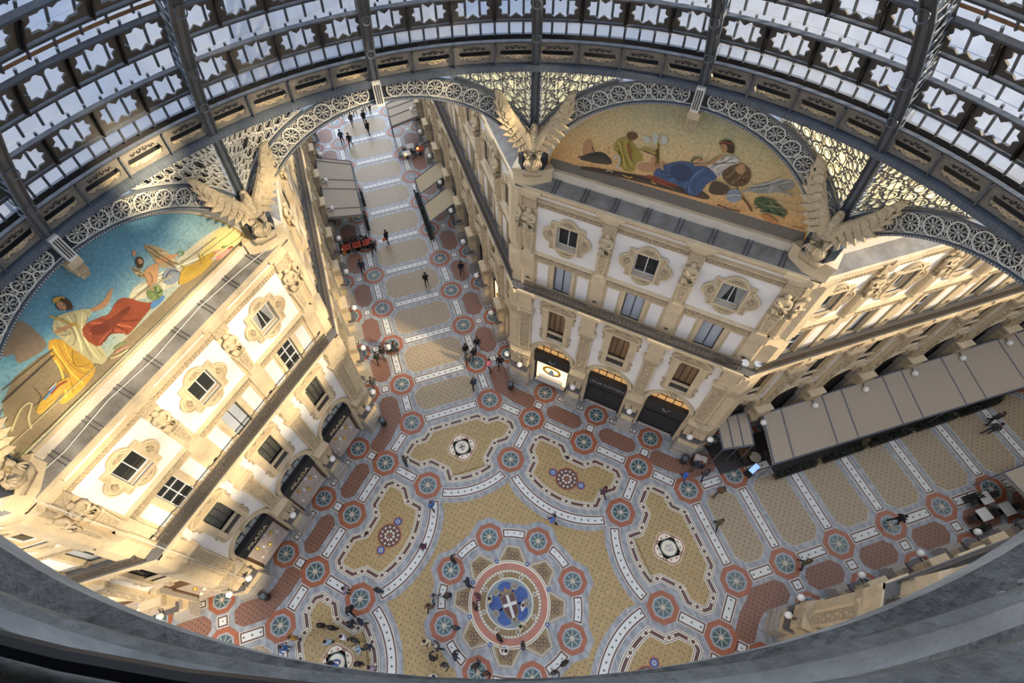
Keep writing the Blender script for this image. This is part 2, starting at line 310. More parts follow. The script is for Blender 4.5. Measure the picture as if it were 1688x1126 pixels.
NES= [('dred',0.05,[(-2.56,25.64),(-2.36,25.07),(-2.18,24.76)]),('red',0.05,[(-2.4,25.33),(-2.3,25.18)]),('ochre',0.03,[(-3.43,25.19),(-3.36,24.75)]),('dark',0.05,[(-4.25,24.94),(-4.07,24.62)]),('dark',0.06,[(-4.9,24.11),(-3.89,24.58),(-3.16,24.34)]),('pale',0.06,[(-3.07,24.56),(-2.93,24.98),(-2.69,24.59),(-2.87,24.14)]),('white',0.04,[(-2.9,24.33),(-2.6,24.13)]),('dgreen',0.09,[(0.48,25.63),(0.59,25.89),(0.9,25.86)]),('pink',0.06,[(0.78,25.77),(1.01,25.76)]),('orange',0.05,[(0.56,25.74),(0.82,25.87)]),('skin',0.1,[(1.31,25.77),(1.49,26.09),(1.67,26.32)]),('skin',0.08,[(0.63,25.5),(1.05,25.64),(1.31,25.77)]),('brown',0.05,[(-1.88,25.5),(-1.39,25.47),(-1.06,25.4)]),('ochre',0.08,[(-2.02,25.41),(-1.6,25.67),(-1.17,25.54)]),('faint',0.12,[(-1.26,25.24),(-1.04,24.66)]),('faint',0.1,[(-0.83,25.15),(-0.66,24.79)]),('dgreen',0.06,[(3.75,24.36),(4.13,24.89),(4.57,24.87)]),('dgreen',0.06,[(3.88,24.21),(4.39,24.61),(4.93,24.53)]),('dgreen',0.06,[(4.14,24.12),(4.69,24.24),(5.23,24.16)]),('green',0.04,[(3.81,24.58),(4.23,24.45),(4.69,24.58)]),('dbrown',0.08,[(3.13,24.61),(3.55,24.29),(3.82,23.99)]),('gcloud',0.09,[(3.04,24.86),(3.43,25.19),(3.88,25.31),(4.32,25.78)]),('gcloud',0.07,[(4.49,25.4),(5.04,25.42)]),('pale',0.05,[(3.2,25.2),(3.8,25.51),(4.34,26.06)]),('cloudd',0.03,[(4.32,24.58),(5.91,24.72)]),('cloudd',0.03,[(4.53,24.95),(5.64,25.0)]),('dark',0.06,[(-4.68,23.48),(-1.7,23.9),(0.8,23.89)]),('dred',0.06,[(-1.06,24.07),(0.12,23.99)]),('pale',0.04,[(-3.33,23.79),(-3.18,23.94),(-2.99,23.85)]),('gold',0.05,[(-2.47,23.88),(-2.11,23.8),(-1.97,23.95)]),('gold',0.05,[(-1.04,23.98),(-0.77,23.92)]),('brown',0.07,[(2.27,23.79),(2.91,23.73),(3.35,23.81)]),('dark',0.02,[(1.49,26.7),(1.55,26.74)]),('dred',0.02,[(1.59,26.5),(1.65,26.54)]),('dred',0.05,[(1.31,26.85),(1.54,27.02),(1.84,26.95)]),('dark',0.03,[(5.65,23.87),(6.43,23.9)]),('pale',0.05,[(2.5,24.37),(2.75,24.62),(3.05,24.63)]),('dark',0.04,[(2.78,25.05),(2.84,24.89)])]
SKY, LOW, SUN_E, EXPO, SUN_EL, SUN_AZ = 5.0, .62, 21, 0.06, 31, 137
# ------------------------------------------------------------------ floor
Y0, Y1P, PP, AX = 16.26, 20.30, 4.546, 3.57
def ky(k): return Y0 if k == 0 else Y1P + (k - 1) * PP
FB = MB()
class Fr:
    """a local floor frame turned by az (clockwise from north)"""
    def __init__(s, az): s.c, s.s = cos(rad(az)), sin(rad(az))
    def w(s, p): return (p[0] * s.c + p[1] * s.s, -p[0] * s.s + p[1] * s.c)
    def poly(s, pts, lvl, m):
        pts = [s.w(p) for p in pts]
        a = sum(pts[i - 1][0] * pts[i][1] - pts[i][0] * pts[i - 1][1] for i in range(len(pts)))
        if a < 0: pts = pts[::-1]
        FB.poly([(x, y, lvl * .004) for x, y in pts], m)
    def ring(s, o, i, lvl, m):
        o = [s.w(p) for p in o]; i = [s.w(p) for p in i]; n = len(o); z = lvl * .004
        FB.add([(x, y, z) for x, y in o] + [(x, y, z) for x, y in i], [(k, (k + 1) % n, n + (k + 1) % n, n + k) for k in range(n)], m)
    def rect(s, x0, x1, y0, y1, lvl, m): s.poly([(x0, y0), (x1, y0), (x1, y1), (x0, y1)], lvl, m)
    def star(s, x, y, r, lvl, m, k=4, q=.38, a0=0):
        s.poly([(x + (r if i % 2 == 0 else r * q) * cos(a0 + i * pi / k), y + (r if i % 2 == 0 else r * q) * sin(a0 + i * pi / k)) for i in range(2 * k)], lvl, m)
def oculus(F, x, y, ap=1.08):
    F.poly(octo(x, y, ap), 4, F_ORA)
    F.poly(octo(x, y, ap * .66), 5, F_WHT); F.poly(octo(x, y, ap * .64), 6, F_LBL)
    F.poly(octo(x, y, ap * .54), 7, F_GLS)
    for k in range(8):
        a = pi / 8 + k * pi / 4; c, s_ = cos(a), sin(a); w = .024
        F.poly([(x - s_ * w, y + c * w), (x + s_ * w, y - c * w), (x + s_ * w + c * .56 * ap, y - c * w + s_ * .56 * ap), (x - s_ * w + c * .56 * ap, y + c * w + s_ * .56 * ap)], 8, F_MUL)
    F.poly(octo(x, y, ap * .17), 9, F_CTR); F.poly(octo(x, y, ap * .10), 10, F_MUL)
def band(F, x0, y0, x1, y1, h=.41, step=.5, lvl=3):
    L = math.hypot(x1 - x0, y1 - y0); tx, ty = (x1 - x0) / L, (y1 - y0) / L
    def q(a, b): return (x0 + tx * a - ty * b, y0 + ty * a + tx * b)
    for i, (d, m) in enumerate(((0, F_CRM), (.045, F_MAR), (.15, F_WHT))):
        F.poly([q(d, -h + d), q(L - d, -h + d), q(L - d, h - d), q(d, h - d)], lvl + i, m)
    n = max(1, int(round((L - .5) / step))); 
    for k in range(n):
        F.star(*q(L * (k + .5) / n, 0), .12, lvl + 3, F_BLK)
def cham(x0, x1, y0, y1, c): return [(x0 + c, y0), (x1 - c, y0), (x1, y0 + c), (x1, y1 - c), (x1 - c, y1), (x0 + c, y1), (x0, y1 - c), (x0, y0 + c)]
def sq(F, x, y, r=.41, rot=0):
    for i, (d, m) in enumerate(((0, F_CRM), (.045, F_MAR), (.15, F_WHT))):
        R = (r - d) * sqrt(2); F.poly([(x + R * cos(rot + pi / 4 + k * pi / 2), y + R * sin(rot + pi / 4 + k * pi / 2)) for k in range(4)], 3 + i, m)
    F.star(x, y, .09, 6, F_BLK)
LX = 5.12
def arm(F, n):
    for k in range(n + 1):
        y = ky(k)
        band(F, -AX + 1.12, y, AX - 1.12, y)
        for sx in (-1, 1):
            oculus(F, sx * AX, y)
            if k:
                oculus(F, sx * 6.65, y, .98); sq(F, sx * LX, y)
        if k < n:
            y2 = ky(k + 1)
            F.poly(cham(-2.75, 2.75, y + .8, y2 - .8, .62), 1, F_WHT); F.poly(cham(-2.73, 2.73, y + .82, y2 - .82, .62), 2, F_ARM)
            for sx in (-1, 1):
                band(F, sx * AX, y + 1.12, sx * AX, y2 - 1.12)
                if k:
                    F.poly(cham(sx * LX - .82, sx * LX + .82, y + .82, y2 - .82, .5), 2, F_RED)
                    band(F, sx * 6.75, y + 1.1, sx * 6.75, y2 - 1.1, .3, .7)
FN = {a: Fr(a) for a in (0, 45, 90, 135, 180, 225, 270, 315)}
FN[0].poly([(8, 72), (8, 19.5), (19.5, 8), (64, 8), (64, -8), (19.5, -8), (8, -19.5), (8, -34), (-8, -34), (-8, -19.5), (-19.5, -8), (-40, -8), (-40, 8), (-19.5, 8), (-8, 19.5), (-8, 72)], 0, F_BASE)
arm(FN[0], 12); arm(FN[90], 9); arm(FN[270], 4); arm(FN[180], 2)
# lanes in front of the corner facades, bent corner panels
for a in (0, 90, 180, 270):
    for x in (-3.573, 3.573): oculus(FN[a], x, 10.392)
for a in (45, 135, 225, 315):
    F = FN[a]
    for x in (-4.84, 0, 4.84): oculus(F, x, 14.04)
    for x in (-5.0, 0, 5.0): oculus(F, x * .97 if x else 0, 16.86, .98)
    for x in (-4.84, 0): band(F, x + 1.12, 14.04, x + 3.72, 14.04)
    for x in (-4.84, 0, 4.84): sq(F, x, 15.45)
    for x in (-2.42, 2.42):
        F.poly(cham(x - 1.6, x + 1.6, 14.78, 16.12, .45), 2, F_RED)
        band(F, x - 1.3, 16.9, x + 1.3, 16.9, .3, .7)
    for sx in (-1, 1):
        band(F, sx * 4.83, 10.98, sx * 4.83, 12.94)          # B to A
        k0 = ((16.26 - 3.57) * S2, (16.26 + 3.57) * S2)       # arm oculus in this frame
        ax, ay = 4.84, 14.04; L = math.hypot(k0[0] - ax, k0[1] - ay)
        tx, ty = (k0[0] - ax) / L, (k0[1] - ay) / L
        band(F, sx * (ax + tx * 1.12), ay + ty * 1.12, sx * (ax + tx * (L - 1.12)), ay + ty * (L - 1.12))
        # bent terracotta panel round the corner
        def wc(x, y): return ((y - x) * S2, (x + y) * S2)      # north-arm coords -> this frame
        pts = [(5.6, 14.78), (6.9, 14.78), wc(4.3, 17.1), wc(4.3, 18.9), wc(4.75, 19.45), wc(5.55, 19.45), wc(5.95, 18.9), wc(5.95, 17.2), (7.2, 16.12), (5.6, 16.12), (5.3, 15.8), (5.3, 15.1)]
        F.poly([(sx * p[0], p[1]) for p in pts], 2, F_RED)
# fancy bordered panels
def fancy(F, P):
    a = sum(P[i - 1][0] * P[i][1] - P[i][0] * P[i - 1][1] for i in range(len(P)))
    if a < 0: P = P[::-1]
    def lay(d0, d1, lvl, m): F.ring(inset(P, d0), inset(P, d1), lvl, m)
    F.poly(inset(P, .04), 1, F_CRM)
    for d0, d1, m in ((.10, .145, F_BLK), (.22, .46, F_MAR), (.535, .58, F_BLK)): lay(d0, d1, 2, m)
    F.poly(inset(P, .64), 3, F_OCH)
    C = inset(P, .34); n = len(C); acc = 0
    for i in range(n):
        a, b = Vector(C[i]), Vector(C[(i + 1) % n]); L = (b - a).length
        while acc < L:
            if L > .15:
                p = a + (b - a) * (acc / L); F.poly(octo(p.x, p.y, .2), 4, F_CRM); F.poly(octo(p.x, p.y, .13), 5, F_MAR)
                t = (b - a).normalized() * .31
                for sg in (-1, 1): F.poly(octo(p.x + sg * t.x, p.y + sg * t.y, .085), 4, F_CRM)
            acc += 1.75
        acc -= L
for a in (0, 90, 180, 270):
    F = FN[a]
    right = [(2.22, 15.45), (2.94, 14.73), (3.95, 14.73), (4.98, 13.70), (4.98, 12.96), (3.94, 11.92), (2.94, 11.92), (2.04, 11.02), (2.04, 10.09)]
    P = right + arc(0, 15.4, 5.69, 291, 249, 12)[1:-1] + [(-x, y) for x, y in right[::-1]]
    fancy(F, P)
    for i in range(12):   # curved white band of stars towards the centre
        pass
    def cband(cy, r, th):
        o = lambda rr, e=0: arc(0, cy, rr, 270 - th + e, 270 + th - e, 20)
        for i, (d, m) in enumerate(((0, F_CRM), (.045, F_MAR), (.15, F_WHT))):
            e = math.degrees(d / r); F.poly(o(r + .41 - d, e) + o(r - .41 + d, e)[::-1], 3 + i, m)
        n = int(2 * rad(th) * r / .5)
        for k in range(n):
            t = rad(270 - th + (k + .5) * 2 * th / n); F.star(r * cos(t), cy + r * sin(t), .12, 6, F_BLK)
    cband(15.4, 6.5, 24.0)
    # quatrefoil crest
    cy = 12.7
    for rr, m, l in ((0, F_CRM, 4), (.05, F_ORA, 5), (.14, F_CRM, 6)):
        for k in range(4):
            t = k * pi / 2; F.poly(arc(.52 * cos(t), cy + .52 * sin(t), .72 - rr, 0, 360, 18)[:-1], l, m)
        R = 1.14 - rr * 1.2
        F.poly([(R * cos(pi / 4 + k * pi / 2), cy + R * sin(pi / 4 + k * pi / 2)) for k in range(4)], l, m)
    for k in range(12):
        t = k * pi / 6 + .26; F.star(.84 * cos(t), cy + .84 * sin(t), .12, 7, F_ORA, 5)
    F.poly(arc(0, cy, .66, 0, 360, 28)[:-1], 8, F_GRN); F.poly(arc(0, cy, .56, 0, 360, 28)[:-1], 9, F_CRM)
    sh = [(-.25, cy + .3), (.25, cy + .3), (.25, cy - .05), (.14, cy - .24), (0, cy - .33), (-.14, cy - .24), (-.25, cy - .05)]
    F.poly(sh, 10, F_MAR); F.poly(inset(sh[::-1], .03), 11, F_BLUE if a == 270 else F_WHT)
    if a == 0: F.rect(-.045, .045, cy - .28, cy + .28, 12, F_MAR); F.rect(-.22, .22, cy - .03, cy + .08, 12, F_MAR)
    elif a == 90: [F.star(dx, cy + dy, .09, 12, F_ORA, 5) for dx in (-.1, .1) for dy in (-.05, .12)]
    else: F.poly([(-.16, cy - .1), (-.02, cy + .02), (.14, cy + .2), (.1, cy - .02), (0, cy - .2)], 12, F_CRM)
for a in (45, 135, 225, 315):
    F = FN[a]
    right = [(.63, 12.51), (1.35, 13.23), (3.49, 13.23), (4.03, 12.69), (4.03, 11.25), (3.29, 10.505), (3.29, 9.30)]
    P = right + arc(0, 14.6, 6.24, 301.8, 238.2, 14)[1:-1] + [(-x, y) for x, y in right[::-1]]
    fancy(F, P); cband(14.6, 7.05, 34.2)
    cy = 10.45
    for x, r in ((0, .95), (-1.22, .38), (1.22, .38)):
        F.poly(arc(x, cy, r, 0, 360, 28)[:-1], 5 if x else 4, F_ORA); F.poly(arc(x, cy, r - .09, 0, 360, 28)[:-1], 6, F_MAR if not x else F_BLUE)
        for k in range(12 if not x else 8):
            t = k * 2 * pi / (12 if not x else 8)
            F.star(x + (r - .25) * cos(t) * .95, cy + (r - .25) * sin(t) * .95, .15 if not x else .08, 7, F_CRM, 4, .3, t)
        if not x:
            for k in range(8): t = k * pi / 4 + .2; F.star(.33 * cos(t), cy + .33 * sin(t), .17, 7, F_CRM, 4, .35, t)
            F.star(0, cy, .16, 8, F_ORA, 6, .6)
# ochre field between the curved bands and the central ring
pts = []
for i in range(240):
    ph = i * 1.5
    best = 99
    for a in range(0, 360, 45):
        d = (ph - a + 180) % 360 - 180; lim = 19.0 if a % 90 == 0 else 26.0
        if abs(d) > lim + .3: continue
        cy, r = (15.4, 7.31) if a % 90 == 0 else (14.6, 7.86)
        q = r * r - (cy * sin(rad(d))) ** 2
        if q > 0: best = min(best, cy * cos(rad(d)) - sqrt(q))
    pts.append((best * sin(rad(ph)), best * cos(rad(ph)))) if best < 20 else None
FN[0].poly(pts, 1, F_OCH)
F = FN[0]
def disc(r, lvl, m, n=72): F.poly(arc(0, 0, r, 0, 360, n)[:-1], lvl, m)
disc(5.72, 2, F_BASE)
RI = 4.92
for a in range(0, 360, 45):
    G = FN[a]
    G.poly(octo(0, RI, 1.42), 2.3, F_BASE); oculus(G, 0, RI, 1.0)
    Q = Fr(a + 22.5)
    o = lambda rr, th: arc(0, 0, rr, 90 - th, 90 + th, 8)
    for i, (d, m) in enumerate(((0, F_CRM), (.045, F_MAR), (.15, F_WHT))):
        th = 10.4 - math.degrees(d / RI); Q.poly(o(RI + .4 - d, th) + o(RI - .33 + d, th)[::-1], 4 + i, m)
    for k in (-5.5, 0, 5.5): Q.star(5.0 * sin(rad(k)), 5.0 * cos(rad(k)), .09, 7, F_BLK)
    # lobes of the cog
    lobe = [(-1.15, 2.75), (-.95, 3.25), (-.5, 4.08), (.5, 4.08), (.95, 3.25), (1.15, 2.75)]
    for i, (d, m) in enumerate(((0, F_GOLD), (.05, F_CRM), (.10, F_BLK), (.14, F_CRM), (.17, F_GOLD))):
        Q.poly([(x * (1 - d), y - d if y > 3 else y) for x, y in lobe], 3 + i, m)
    for i in range(7):
        t = i * 2.4; Q.ring(arc(.3 * (i % 3 - 1), 3.15 + .3 * (i // 3), .16, 0, 360, 10)[:-1], arc(.3 * (i % 3 - 1), 3.15 + .3 * (i // 3), .11, 0, 360, 10)[:-1], 8, F_MAR)
    G.star(0, 3.02, .2, 14, F_BLUE, 6, .6); G.star(0, 3.02, .07, 15, F_CRM, 6, .6)
    G.poly(arc(0, 1.95, .17, 0, 360, 14)[:-1], 16, F_CRM); G.poly(arc(0, 1.95, .11, 0, 360, 14)[:-1], 17, F_BLK); G.poly(arc(0, 1.95, .05, 0, 360, 8)[:-1], 18, F_CRM)
for i, (r, m) in enumerate(((2.98, F_CRM), (2.9, F_BLK), (2.86, F_CRM), (2.76, F_PINK), (2.32, F_GRN), (2.29, F_CRM), (2.14, F_GOLD), (1.74, F_CRM), (1.66, F_LBL))):
    disc(r, 8 + i * .7, m)
for k in range(60):
    t = rad(k * 6); F.poly([(2.16 * cos(t), 2.16 * sin(t)), (2.26 * cos(t), 2.26 * sin(t)), (2.26 * cos(t + .03), 2.26 * sin(t + .03)), (2.16 * cos(t + .03), 2.16 * sin(t + .03))], 15, F_MAR)
for k in range(5):
    t = rad(90 + k * 72); F.poly(arc(.92 * cos(t), .92 * sin(t), .60, 0, 360, 20)[:-1], 15, F_BLUE)
    t2 = t + rad(36); F.poly(arc(1.22 * cos(t2), 1.22 * sin(t2), .30, 0, 360, 16)[:-1], 16, F_GOLD); F.poly(arc(1.22 * cos(t2), 1.22 * sin(t2), .25, 0, 360, 16)[:-1], 17, F_LBL); F.star(1.22 * cos(t2), 1.22 * sin(t2), .2, 18, F_GOLD, 6, .5)
sh = [(-.56, .62), (.56, .62), (.56, -.35), (.42, -.85), (0, -1.18), (-.42, -.85), (-.56, -.35)]
F.poly(sh, 18, F_GOLD); F.poly(inset(sh[::-1], .07), 19, F_PINK if False else F_MAR)
F.rect(-.1, .1, -1.03, .55, 20, F_WHT); F.rect(-.49, .49, -.2, 0.02, 20.5, F_WHT)
F.poly([(-.4, .66), (-.46, 1.0), (-.2, .85), (0, 1.12), (.2, .85), (.46, 1.0), (.4, .66)], 18, F_GOLD)
fl = FB.build('floor'); tag(fl, kind='structure')
# ------------------------------------------------------------------ walls
AW, CY, DW = 6.95, 17.8, 17.5
def SM(px, py, a): return TR(px, py, 0, rad(a))
SIDES = {  # name: (matrix, bay centres in local x, bay width, words)
 'northeast': (SM(DW * S2, DW * S2, -45), [-4.82, 0, 4.82], 4.82, 'facade under the orange mosaic'),
 'northwest': (SM(-DW * S2, DW * S2, 45), [-4.82, 0, 4.82], 4.82, 'facade under the blue-sky mosaic'),
 'southeast': (SM(DW * S2, -DW * S2, -135), [-4.82, 0, 4.82], 4.82, 'facade at the lower right'),
 'north_arcade_right': (SM(AW, 0, -90), [-(20.3 + PP * k) for k in range(10)], PP, 'right wall of the far arcade'),
 'north_arcade_left': (SM(-AW, 0, 90), [20.3 + PP * k for k in range(10)], PP, 'left wall of the far arcade'),
 'east_arcade_far': (SM(0, AW, 0), [20.3 + PP * k for k in range(7)], PP, 'far wall of the right-hand arcade'),
 'east_arcade_near': (SM(0, -AW, 180), [-(20.3 + PP * k) for k in range(5)], PP, 'near wall of the right-hand arcade'),
 'west_arcade': (SM(0, AW, 0), [-(20.3 + PP * k) for k in range(3)], PP, 'lower left edge wall'),
}
ORD = ['first', 'second', 'third', 'fourth', 'fifth', 'sixth', 'seventh', 'eighth', 'ninth', 'tenth', 'eleventh', 'twelfth']
def baywords(side, i):
    w = SIDES[side][3]
    if len(SIDES[side][1]) == 3 and 'arcade' not in side:
        return ('left', 'middle', 'right')[i] + ' bay of the ' + w
    return ORD[i] + ' bay along the ' + w
def frame_holes(W, x0, x1, z0, z1, holes, m, y=0):
    xs = sorted({x0, x1} | {h[i] for h in holes for i in (0, 1)}); zs = sorted({z0, z1} | {h[i] for h in holes for i in (2, 3)})
    for a, b in zip(xs, xs[1:]):
        for c, d in zip(zs, zs[1:]):
            if any(h[0] <= a and b <= h[1] and h[2] <= c and d <= h[3] for h in holes): continue
            W.quad((a, y, c), (b, y, c), (b, y, d), (a, y, d), m)
def reveal(W, x0, x1, z0, z1, dep, m, y=0):
    W.quad((x0, y, z0), (x0, y + dep, z0), (x0, y + dep, z1), (x0, y, z1), m); W.quad((x1, y, z0), (x1, y, z1), (x1, y + dep, z1), (x1, y + dep, z0), m)
    W.quad((x0, y, z0), (x1, y, z0), (x1, y + dep, z0), (x0, y + dep, z0), m); W.quad((x0, y, z1), (x0, y + dep, z1), (x1, y + dep, z1), (x1, y, z1), m)
AR, ASP = 1.6, 5.2
def arcpts(r, n=14, z=ASP): return [(r * cos(pi - pi * i / n), z + r * sin(pi - pi * i / n)) for i in range(n + 1)]
def blob_scroll(W, x, z, sx, s=1., y=-.1, m=None):
    P = [(x + sx * s * (.34 - .3 * t * 1.0) * cos(t * 7), z + s * (.3 - .26 * t) * sin(t * 7)) for t in [k / 16 for k in range(17)]]
    W.ribbon(P, .07 * s, .07, m or CARVE, f=lambda a, b, o: (a, y - o, b))
def bay(W, cx, w):
    h = w / 2; M0 = W.M; W.M = M0 @ Matrix.Translation((cx, 0, 0))
    # ground storey with arched opening
    top = 7.5
    frame_holes(W, -h, h, 0, ASP, [(-AR, AR, 0, ASP)], STONE)
    A = arcpts(AR); 
    W.quad((-h, 0, ASP), (-AR, 0, ASP), (-AR, 0, top), (-h, 0, top), PLASTER); W.quad((AR, 0, ASP), (h, 0, ASP), (h, 0, top), (AR, 0, top), PLASTER)
    for a, b in zip(A, A[1:]):
        W.quad((a[0], 0, a[1]), (b[0], 0, b[1]), (b[0], 0, top), (a[0], 0, top), PLASTER)
        W.quad((a[0], 0, a[1]), (a[0], .6, a[1]), (b[0], .6, b[1]), (b[0], 0, b[1]), STONE)
    for s in (-1, 1): W.quad((s * AR, 0, 0), (s * AR, .6, 0), (s * AR, .6, ASP), (s * AR, 0, ASP), PIER)
    O = arcpts(AR + .02, 18); W.ribbon(O, .001, .001, STONE)
    W.ribbon(arcpts(AR + .17, 18), .34, .14, STONE, f=lambda x, y, o: (x, -o, y)); W.ribbon(arcpts(AR + .31, 18), .07, .2, STONE)
    W.box(-.16, .16, -.3, 0, 6.75, 7.3, CARVE)
    # first storey
    frame_holes(W, -h, h, top, 12.5, [(-.66, .66, 7.65, 11.2)], PLASTER); reveal(W, -.66, .66, 7.65, 11.2, .3, STONE)
    for s in (-1, 1):
        W.box(s * .66, s * .98, -.13, 0, 7.45, 11.3, STONE); W.box(s * .98, s * 1.18, -.09, 0, 8.5, 11.3, STONE)
        sc = [(s * .98, 7.35), (s * 1.2, 7.55), (s * 1.26, 7.9), (s * 1.12, 8.2), (s * 1.3, 8.5), (s * 1.18, 8.75), (s * .98, 8.8)]
        W.prism(sc if s < 0 else sc[::-1], -.11, 0, CARVE)
        sc = [(s * 1.18, 10.3), (s * 1.36, 10.5), (s * 1.27, 10.8), (s * 1.42, 11.1), (s * 1.18, 11.35)]
        W.prism(sc if s < 0 else sc[::-1], -.1, 0, CARVE)
        W.box(s * .62, s * 1.1, -.3, 0, 11.25, 11.5, STONE)
        blob_scroll(W, s * .45, 12.0, s, 1., -.14)
    W.box(-1.3, 1.3, -.28, 0, 11.45, 11.62, STONE)
    W.prism([(1.25, 11.62)] + [(1.25 * cos(t), 11.62 + .72 * sin(t)) for t in [pi * k / 12 for k in range(1, 12)]] + [(-1.25, 11.62)], -.13, 0, CARVE)
    W.ribbon([(1.3 * cos(pi * k / 14), 11.62 + .78 * sin(pi * k / 14)) for k in range(15)], .13, .3, STONE)
    W.box(-.66, .66, -.1, .05, 8.48, 8.62, STONE); W.box(-1.0, 1.0, -.16, 0, 7.35, 7.6, STONE)
    # mezzanine
    frame_holes(W, -h, h, 13.3, 16.0, [(-.62, .62, 13.35, 15.95)], STONE); reveal(W, -.62, .62, 13.35, 15.95, .3, STONE)
    for s in (-1, 1):
        W.box(s * .62, s * .86, -.1, 0, 13.35, 16, STONE)
        a, b = sorted((s * 1.02, s * 1.78)); W.box(a, b, -.03, 0, 13.6, 15.75, PLASTER)
    # attic
    frame_holes(W, -h, h, 16.0, 21.5, [(-.66, .66, 17.78, 19.55)], PLASTER); reveal(W, -.66, .66, 17.78, 19.55, .35, STONE)
    for z, m in ((16.62, STONE),):
        for k in range(int(w / .16)): W.box(-h + k * .16, -h + k * .16 + .08, -.24, -.12, 16.38, 16.5, CARVE)
    for k in range(int(w / .18)): W.box(-h + k * .18, -h + k * .18 + .1, -.16, -.1, 20.5, 20.72, CARVE)
    for k in range(int(w / .14)): W.box(-h + k * .14, -h + k * .14 + .08, -.42, -.3, 21.5, 21.66, STONE)
    W.M = M0
def pier(W, x):
    M0 = W.M; W.M = M0 @ Matrix.Translation((x, 0, 0))
    W.box(-.62, .62, -.95, 0, 0, .9, PIER); W.box(-.68, .68, -1.0, 0, 0, .18, PIER); W.box(-.56, .56, -.86, 0, .9, 1.25, PIER)
    W.box(-.47, .47, -.55, 0, 1.25, 4.3, STONE); W.box(-.52, .52, -.62, 0, 2.1, 2.6, PIER)
    W.box(-.6, .6, -.9, -.3, 2.75, 2.95, PIERD); W.box(-.34, .34, -.62, -.5, 3.1, 4.1, STONE)
    W.box(-.62, .62, -.7, 0, 4.3, 4.55, CARVE); W.box(-.56, .56, -.6, 0, 4.55, 4.95, CARVE); W.box(-.66, .66, -.74, 0, 4.95, 5.1, STONE)
    W.box(-.46, .46, -.22, 0, 5.1, 10.0, STONE); W.box(-.34, .34, -.27, -.2, 5.35, 9.8, CARVE)
    for s in (-1, 1): W.box(s * .36, s * .44, -.31, -.2, 5.3, 9.85, STONE)
    for k in range(9): W.ball((.09 * (-1) ** k, -.27, 5.65 + k * .48), .13, CARVE, 6)
    W.box(-.56, .56, -.36, 0, 10.0, 10.5, CARVE); W.box(-.66, .66, -.46, 0, 10.5, 10.7, STONE)
    W.box(-.48, .48, -.3, 0, 10.7, 11.5, STONE); W.box(-.55, .55, -.45, 0, 11.5, 11.75, STONE); W.box(-.5, .5, -.5, 0, 11.75, 12.5, STONE)
    W.box(-.8, .8, -.88, -.4, 13.0, 13.3, STONE)
    W.box(-.42, .42, -.14, 0, 13.3, 16.0, STONE); W.box(-.12, .12, -.16, -.13, 14.0, 14.14, BLACK); W.box(-.46, .46, -.32, 0, 15.98, 16.7, STONE)
    W.box(-.4, .4, -.06, 0, 16.7, 20.4, STONE); W.box(-.42, .42, -.3, 0, 20.35, 20.95, CARVE); W.box(-.38, .38, -.26, 0, 20.95, 21.3, STONE)
    W.box(-.5, .5, -.5, 0, 21.3, 21.6, STONE); W.box(-.8, .8, -.68, -.3, 21.62, 21.98, STONE)
    W.M = M0

# ------------------------------------------------------------------ prototypes for windows
HID = []
def proto(mb, name, smooth=False):
    o = mb.build(name, None, smooth); col.objects.unlink(o); return o
def place(pr, name, M, parent=None):
    o = bpy.data.objects.new(name, pr.data); col.objects.link(o)
    if parent is not None: o.parent = parent
    if M is not None: o.matrix_world = M
    return o
def outline(half, cd_, cr, n=72):
    P = []
    for i in range(n):
        t = 2 * pi * i / n; c, s = cos(t), sin(t)
        r = half / max(abs(c), abs(s))
        for k in range(4):
            a = k * pi / 2; dx, dz = cd_ * cos(a), cd_ * sin(a); b = dx * c + dz * s; q = b * b - (cd_ * cd_ - cr * cr)
            if q > 0 and b > 0: r = max(r, b + sqrt(q))
        P.append((r * c, r * s))
    return P
ZA = 18.66
wf = MB(); O1 = outline(1.04, .90, .60); O2 = outline(.92, .80, .52); O3 = outline(.80, .68, .36)
rectp = lambda hx, hz: [(hx * c / max(abs(c), abs(s)), hz * s / max(abs(c), abs(s))) for c, s in [(cos(2 * pi * i / 72), sin(2 * pi * i / 72)) for i in range(72)]]
def ringp(W, A, B, y, m, dz=ZA):
    n = len(A); W.add([(a, y, b + dz) for a, b in A] + [(a, y, b + dz) for a, b in B], [(k, (k + 1) % n, n + (k + 1) % n, n + k) for k in range(n)], m)
ringp(wf, O1, rectp(.66, .885), -.12, STONE)
n = len(O1); wf.add([(a, -.12, b + ZA) for a, b in O1] + [(a, 0, b + ZA) for a, b in O1], [(k, n + k, n + (k + 1) % n, (k + 1) % n) for k in range(n)], STONE)
FM = lambda x, y, o: (x, -.12 - o, y + ZA)
wf.ribbon(O1, .09, .09, STONE, f=FM, closed=True); wf.ribbon(O2, .05, .06, STONE, f=FM, closed=True)
wf.ribbon(rectp(.72, .94), .12, .1, STONE, f=FM, closed=True)
for k in range(4):
    a = k * pi / 2; cx_, cz_ = 1.0 * cos(a), 1.05 * sin(a)
    for j in range(-3, 4):
        t = a + j * .38; wf.ribbon([(cx_ * .92, cz_ * .92), (cx_ * .92 + .32 * cos(t), cz_ * .92 + .32 * sin(t))], .05, .07, CARVE, f=FM)
PF_ATT = proto(wf, 'window_frame')
